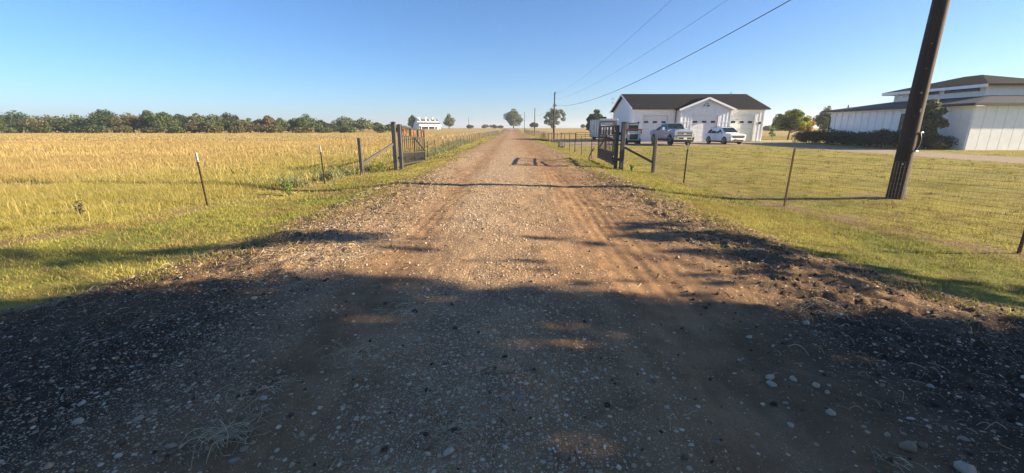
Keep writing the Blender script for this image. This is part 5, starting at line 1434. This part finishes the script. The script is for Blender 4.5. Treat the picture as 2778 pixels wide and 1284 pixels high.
leafy_weed(-5.7, 18.1, .55, 'bushy green weed at the foot of the left gate post', 3)
leafy_weed(-6.0, 17.75, .5, 'pale leafy weed beside the left braced post', 5)
leafy_weed(-9.2, 8.7, .40, 'dark dry weed stalk in the grass at the far left', 4)
leafy_weed(5.25, 18.4, .28, 'small green weed at the foot of the right gate post', 7)

# ------------------------------------------------------------------ stones, straw and clods on the road
ico = []
def icosphere():
    t = (1 + 5 ** .5) / 2
    v = np.array([(-1, t, 0), (1, t, 0), (-1, -t, 0), (1, -t, 0), (0, -1, t), (0, 1, t), (0, -1, -t), (0, 1, -t), (t, 0, -1), (t, 0, 1), (-t, 0, -1), (-t, 0, 1)], float)
    v /= np.linalg.norm(v, axis=1)[:, None]
    f = np.array([(0, 11, 5), (0, 5, 1), (0, 1, 7), (0, 7, 10), (0, 10, 11), (1, 5, 9), (5, 11, 4), (11, 10, 2), (10, 7, 6), (7, 1, 8), (3, 9, 4), (3, 4, 2), (3, 2, 6), (3, 6, 8), (3, 8, 9), (4, 9, 5), (2, 4, 11), (6, 2, 10), (8, 6, 7), (9, 8, 1)])
    return v, f
IV, IF = icosphere()
def pebbles(p, r, c, rg, sink=.25, flat=(.45, .85)):
    m = len(p)
    jit_ = rg.uniform(.62, 1.25, (m, 12, 1))
    sc = np.stack([np.ones(m), rg.uniform(.6, 1, m), rg.uniform(*flat, m)], 1)[:, None, :]
    v = IV[None] * jit_ * sc * r[:, None, None]
    a = rg.uniform(0, 6.28, m); ca, sa = np.cos(a)[:, None], np.sin(a)[:, None]
    tl = rg.normal(size=m) * .25
    x, y, z = v[..., 0], v[..., 1], v[..., 2]
    z2 = z + x * np.sin(tl)[:, None]
    V = np.stack([x * ca - y * sa, x * sa + y * ca, z2], -1)
    zc = height_at(p[:, 0], p[:, 1]) + r * sc[:, 0, 2] * (1 - 2 * sink) * .8
    V = V + np.column_stack([p, zc])[:, None, :]
    F = (IF[None] + (np.arange(m) * 12)[:, None, None]).reshape(-1, 3)
    T = np.repeat(c, 12, 0)
    return V.reshape(-1, 3), F, T
def stone_cols(n, rg, pale=.5):
    base = np.array([[.58, .47, .34], [.50, .375, .245], [.40, .28, .17], [.38, .34, .29], [.25, .165, .10], [.66, .56, .44]])
    w = np.array([.2 + pale * .2, .25, .25 - pale * .1, .14, .16 - pale * .1, .1 + pale * .1]); w = np.clip(w, .02, 1); w /= w.sum()
    return base[rg.choice(6, n, p=w)] * rg.uniform(.75, 1.1, (n, 1))
rg = np.random.default_rng(9)
# small gravel: density follows the pale strips
n = 150000
y = 1.5 * (34 / 1.5) ** rg.random(n)
x = rg.uniform(-1, 1, n) * np.minimum(road_half(y) + .25, 1.3 * y + .5)
dn = gravel_density(x, y) * 1.1 * np.minimum(road_half(y), 1.3 * y + .5) / 3.7
dn = dn * (1 - ss(20, 33, y)) * (.20 + .80 * ss(3.2, 6.5, y))
dn = dn * np.where(y < 6.5, np.clip((fnoise(x * 1.3, y * 1.3, 57) - .46) * 5.5, .05, 1.6), 1)
k = rg.random(n) < dn
p = np.stack([x, y], 1)[k]
r = np.exp(rg.normal(-5.15, .5, len(p))); r = np.clip(r, .0025, .024) * (1 + .022 * np.clip(p[:, 1] - 4, 0, 26))
cst = stone_cols(len(p), rg, .4)
V, F, T = pebbles(p, r, cst, rg)
o = arr_mesh('loose_gravel', V, F, 'stone', ground['gravel_road'], T, smooth=False); tag(o, 'loose small pale gravel scattered over the road', kind='stuff')
# larger stones: the 300 that show largest are separate pieces
n = 440
y = 1.45 + 8.5 * rg.random(n) ** 1.6; x = rg.uniform(-1, 1, n) * np.minimum(road_half(y), 1.28 * y + .4)
r = np.clip(np.exp(rg.normal(-4.2, .36, n)), .009, .036)
# known big ones in the foreground
KB = [(-.05, 2.25, .045), (.05, 2.26, .05), (.33, 2.03, .034), (.62, 2.62, .042), (.20, 2.62, .026), (-.72, 1.83, .05), (-.45, 1.86, .040), (.27, 1.78, .035), (1.75, 2.46, .055), (1.92, 2.5, .046), (2.02, 2.42, .046), (1.78, 2.52, .05), (1.62, 2.06, .035), (1.92, 2.15, .05), (2.12, 1.86, .085), (2.25, 1.70, .08), (-1.65, 2.6, .045), (-1.58, 2.3, .04), (-2.2, 2.1, .05), (-1.85, 1.9, .04), (-1.1, 2.55, .04), (-.75, 3.0, .05), (-2.6, 3.9, .05), (2.6, 3.35, .05), (1.95, 3.1, .04), (.95, 2.2, .03), (-.6, 2.55, .035), (-1.45, 1.8, .045), (-.03, 2.62, .04)]
p = np.stack([x, y], 1)
p = np.concatenate([np.array([k[:2] for k in KB]), p]); r = np.concatenate([np.array([k[2] for k in KB]) * .68, r])
show = r / p[:, 1]
order = np.argsort(-show)
cc = stone_cols(len(p), rg, 1.0) * np.array([.98, 1.0, 1.0])
top = order[:300]; rest = order[300:]
variants = []
for k in range(10):
    rv = np.random.default_rng(400 + k)
    # one subdivision of the icosahedron, pushed about: 80 triangles
    Vv = [tuple(q) for q in IV]; Ff = []; cache = {}
    def mid_(a, b):
        key = (min(a, b), max(a, b))
        if key not in cache:
            q = np.array(Vv[a]) + np.array(Vv[b]); q /= np.linalg.norm(q); Vv.append(tuple(q)); cache[key] = len(Vv) - 1
        return cache[key]
    for a, b, c in IF:
        ab, bc, ca_ = mid_(a, b), mid_(b, c), mid_(c, a)
        Ff += [(a, ab, ca_), (b, bc, ab), (c, ca_, bc), (ab, bc, ca_)]
    Vv = np.array(Vv)
    d1, d2, d3 = rv.normal(size=(3, 3))
    q = Vv * (1 + .16 * np.sin(Vv @ d1 * 2.1 + 1)[:, None] + .12 * np.sin(Vv @ d2 * 3 + 2)[:, None] + .05 * rv.normal(size=(len(Vv), 1)))
    for _ in range(9):
        nn = rv.normal(size=3); nn /= np.linalg.norm(nn); lim_ = rv.uniform(.55, .85)
        dd = q @ nn; q = q - np.clip(dd - lim_, 0, None)[:, None] * nn
    q *= np.array([1, rv.uniform(.65, .95), rv.uniform(.5, .8)])
    base_c = stone_cols(1, rv, 1.2)[0]
    for tcol in range(1):
        o = arr_mesh('stone', q, np.array(Ff), 'stone', ground['gravel_road'], np.tile(base_c * .72, (len(q), 1)), smooth=False)
        variants.append(o)
for j, i in enumerate(top):
    o = variants[j] if j < len(variants) else variants[j % len(variants)].copy()
    if j >= len(variants): col.objects.link(o); o.parent = ground['gravel_road']
    rr = r[i]
    o.scale = (rr, rr, rr)
    o.location = (p[i, 0], p[i, 1], float(height_at(p[i, 0], p[i, 1])) + rr * .10)
    o.rotation_euler = (rg.normal() * .2, rg.normal() * .2, rg.uniform(0, 6.28))
V, F, T = pebbles(p[rest], r[rest], cc[rest] * .9, rg, .3)
o = arr_mesh('scattered_stones', V, F, 'stone', ground['gravel_road'], T); tag(o, 'fist sized and smaller pale stones strewn over the road', kind='stuff')
# dark crumbs of soil, thickest along the churned edges
n = 26000
u = rg.random(n); y = np.sqrt(1.5 ** 2 + (14 ** 2 - 1.5 ** 2) * u); x = rg.uniform(-1, 1, n) * np.minimum(road_half(y) + .3, 1.3 * y + .5)
e = ss(1.4, 3.4, np.abs(x)) * .8 + .16 * (1 - ss(3, 6, y))
k = rg.random(n) < e; p2 = np.stack([x, y], 1)[k]
r2 = np.clip(np.exp(rg.normal(-4.7, .5, len(p2))), .003, .024)
cs = np.array([.09, .06, .039]) * rg.uniform(.5, 1.5, (len(p2), 1))
V, F, T = pebbles(p2, r2, cs, rg, .3, (.5, .9))
o = arr_mesh('soil_crumbs', V, F, 'stone', ground['gravel_road'], T); tag(o, 'dark crumbs and clods of churned soil at the road edges', kind='stuff')

def straws(p, L, w, c, rg, lift=.012):
    """bent straw stems lying on the ground; ribbons of 4 pieces"""
    m = len(p); a = rg.uniform(0, 6.28, m); k = rg.normal(size=m) * .55
    pts = []
    x, y = p[:, 0].copy(), p[:, 1].copy()
    for s in range(5):
        pts.append((x.copy(), y.copy(), a.copy()))
        x = x + np.cos(a) * L / 4; y = y + np.sin(a) * L / 4; a = a + k * .3 + rg.normal(size=m) * .28
    arch_ = rg.uniform(0, 1, m) ** 2 * L * .35
    tw = rg.uniform(0, math.pi, m)
    V = []
    for s, (x, y, a) in enumerate(pts):
        z = height_at(x, y) + lift + arch_ * math.sin(math.pi * s / 4)
        wx, wy, wz = -np.sin(a) * np.cos(tw) * w * .5, np.cos(a) * np.cos(tw) * w * .5, np.sin(tw) * w * .5
        V.append(np.stack([x - wx, y - wy, z - wz], 1)); V.append(np.stack([x + wx, y + wy, z + wz], 1))
    V = np.stack(V, 1).reshape(-1, 3)
    i = (np.arange(m) * 10)[:, None]
    F = np.concatenate([i + np.array([[2 * s, 2 * s + 1, 2 * s + 3, 2 * s + 2]]) for s in range(4)], 0)
    return V, F, np.repeat(c, 10, 0)
n = 16000
u = rg.random(n); y = np.sqrt(1.6 ** 2 + (13 ** 2 - 1.6 ** 2) * u); x = rg.uniform(-1, 1, n) * np.minimum(road_half(y) + .4, 1.3 * y + .5)
e = (.10 + .75 * ss(1.2, 3.6, np.abs(x)) + .5 * np.exp(-((x + 2.4) / 1.2) ** 2 - ((y - 5.4) / 1.1) ** 2)) * np.clip(fnoise(x * 1.1, y * 1.1, 23) * 2.2 - .45, 0, 1)
k = rg.random(n) < e; ps = np.stack([x, y], 1)[k]
cs = np.array([.40, .31, .18]) * rg.uniform(.45, 1.2, (len(ps), 1)) * np.array([1, 1, 1])
V, F, T = straws(ps, rg.uniform(.04, .16, len(ps)), .0035 + .0006 * ps[:, 1], cs, rg)
o = arr_mesh('loose_straw', V, F, 'straw', tint=T); tag(o, 'loose dry straw and rootlets littering the road edges', 'straw', kind='stuff')

def straw_clump(x, y, n, R_, Lm, label, seed, red=False):
    rs = np.random.default_rng(seed)
    n = int(n * 2.6)
    q = rs.normal(size=(n, 2)) * R_ * np.array([1, .55]) + np.array([x, y])
    c = np.array([.58, .48, .31]) * rs.uniform(.45, 1.2, (n, 1))
    V, F, T = straws(q, rs.uniform(.12, 1, n) ** 1.7 * Lm, rs.uniform(.0012, .003, n), c, rs, .012)
    zb = float(height_at(x, y))
    V = V - np.array([x, y, zb])
    rt = empty('dry_grass_clump', (x, y, zb), 0, label, 'dry grass', 'uprooted dry grass clumps')
    arr_mesh('stems', V, F, 'straw', rt, T)['kind'] = 'stuff'
    m = MB(); rr = R_ * .26
    ring = [[(rr * s * math.cos(a) * (1 + .25 * math.sin(3 * a + seed)), rr * s * .7 * math.sin(a), zz) for a in np.linspace(0, 2 * math.pi, 10, endpoint=False)] for s, zz in ((1, -.01), (.8, .012), (.35, .024))]
    m.loft(ring, True, True); m.build('root_ball', 'rust_post', rt)
straw_clump(-1.62, 1.98, 110, .085, .22, 'large pale uprooted grass clump at the lower left of the road', 11)
straw_clump(-1.68, 2.36, 60, .13, .18, 'loose tangle of dry roots behind the large pale clump', 12)
straw_clump(-.32, 1.96, 70, .09, .16, 'small yellow brown root clump low in the middle of the road', 13)
straw_clump(-1.15, 2.85, 60, .14, .20, 'scatter of dry stems left of the road middle', 14)
straw_clump(-.12, 2.6, 50, .07, .14, 'little dark root clump beside two pale stones', 15)
straw_clump(-.9, 3.55, 60, .14, .22, 'dry grass tuft on the shaded dirt left of centre', 16)
straw_clump(-2.6, 5.2, 120, .35, .24, 'sunlit golden straw patch at the left edge of the road', 17)
straw_clump(1.95, 1.78, 16, .07, .14, 'dry stems lying beside the large stones at the lower right', 18)
straw_clump(2.9, 3.6, 70, .22, .20, 'dead grass tangle on the dark churned right edge', 19)
straw_clump(-.55, 2.35, 45, .08, .15, 'thin twiggy root tuft in the shade left of centre', 20)

# ------------------------------------------------------------------ thin morning haze over the whole place
m = bpy.data.materials.new('haze_air'); m.use_nodes = True; MATS['haze_air'] = m
nt = m.node_tree; nt.nodes.clear()
out = nt.nodes.new('ShaderNodeOutputMaterial'); pv = nt.nodes.new('ShaderNodeVolumePrincipled')
pv.inputs['Color'].default_value = (0.86, 0.92, 1.0, 1); pv.inputs['Density'].default_value = 0.0004; pv.inputs['Anisotropy'].default_value = 0.3
nt.links.new(pv.outputs[0], out.inputs['Volume'])
hz_o = MB().box((-3900, -420, -2.0), (3900, 4500, 46)).build('haze', 'haze_air')
tag(hz_o, 'thin pale morning haze in the far distance', 'haze', kind='stuff')
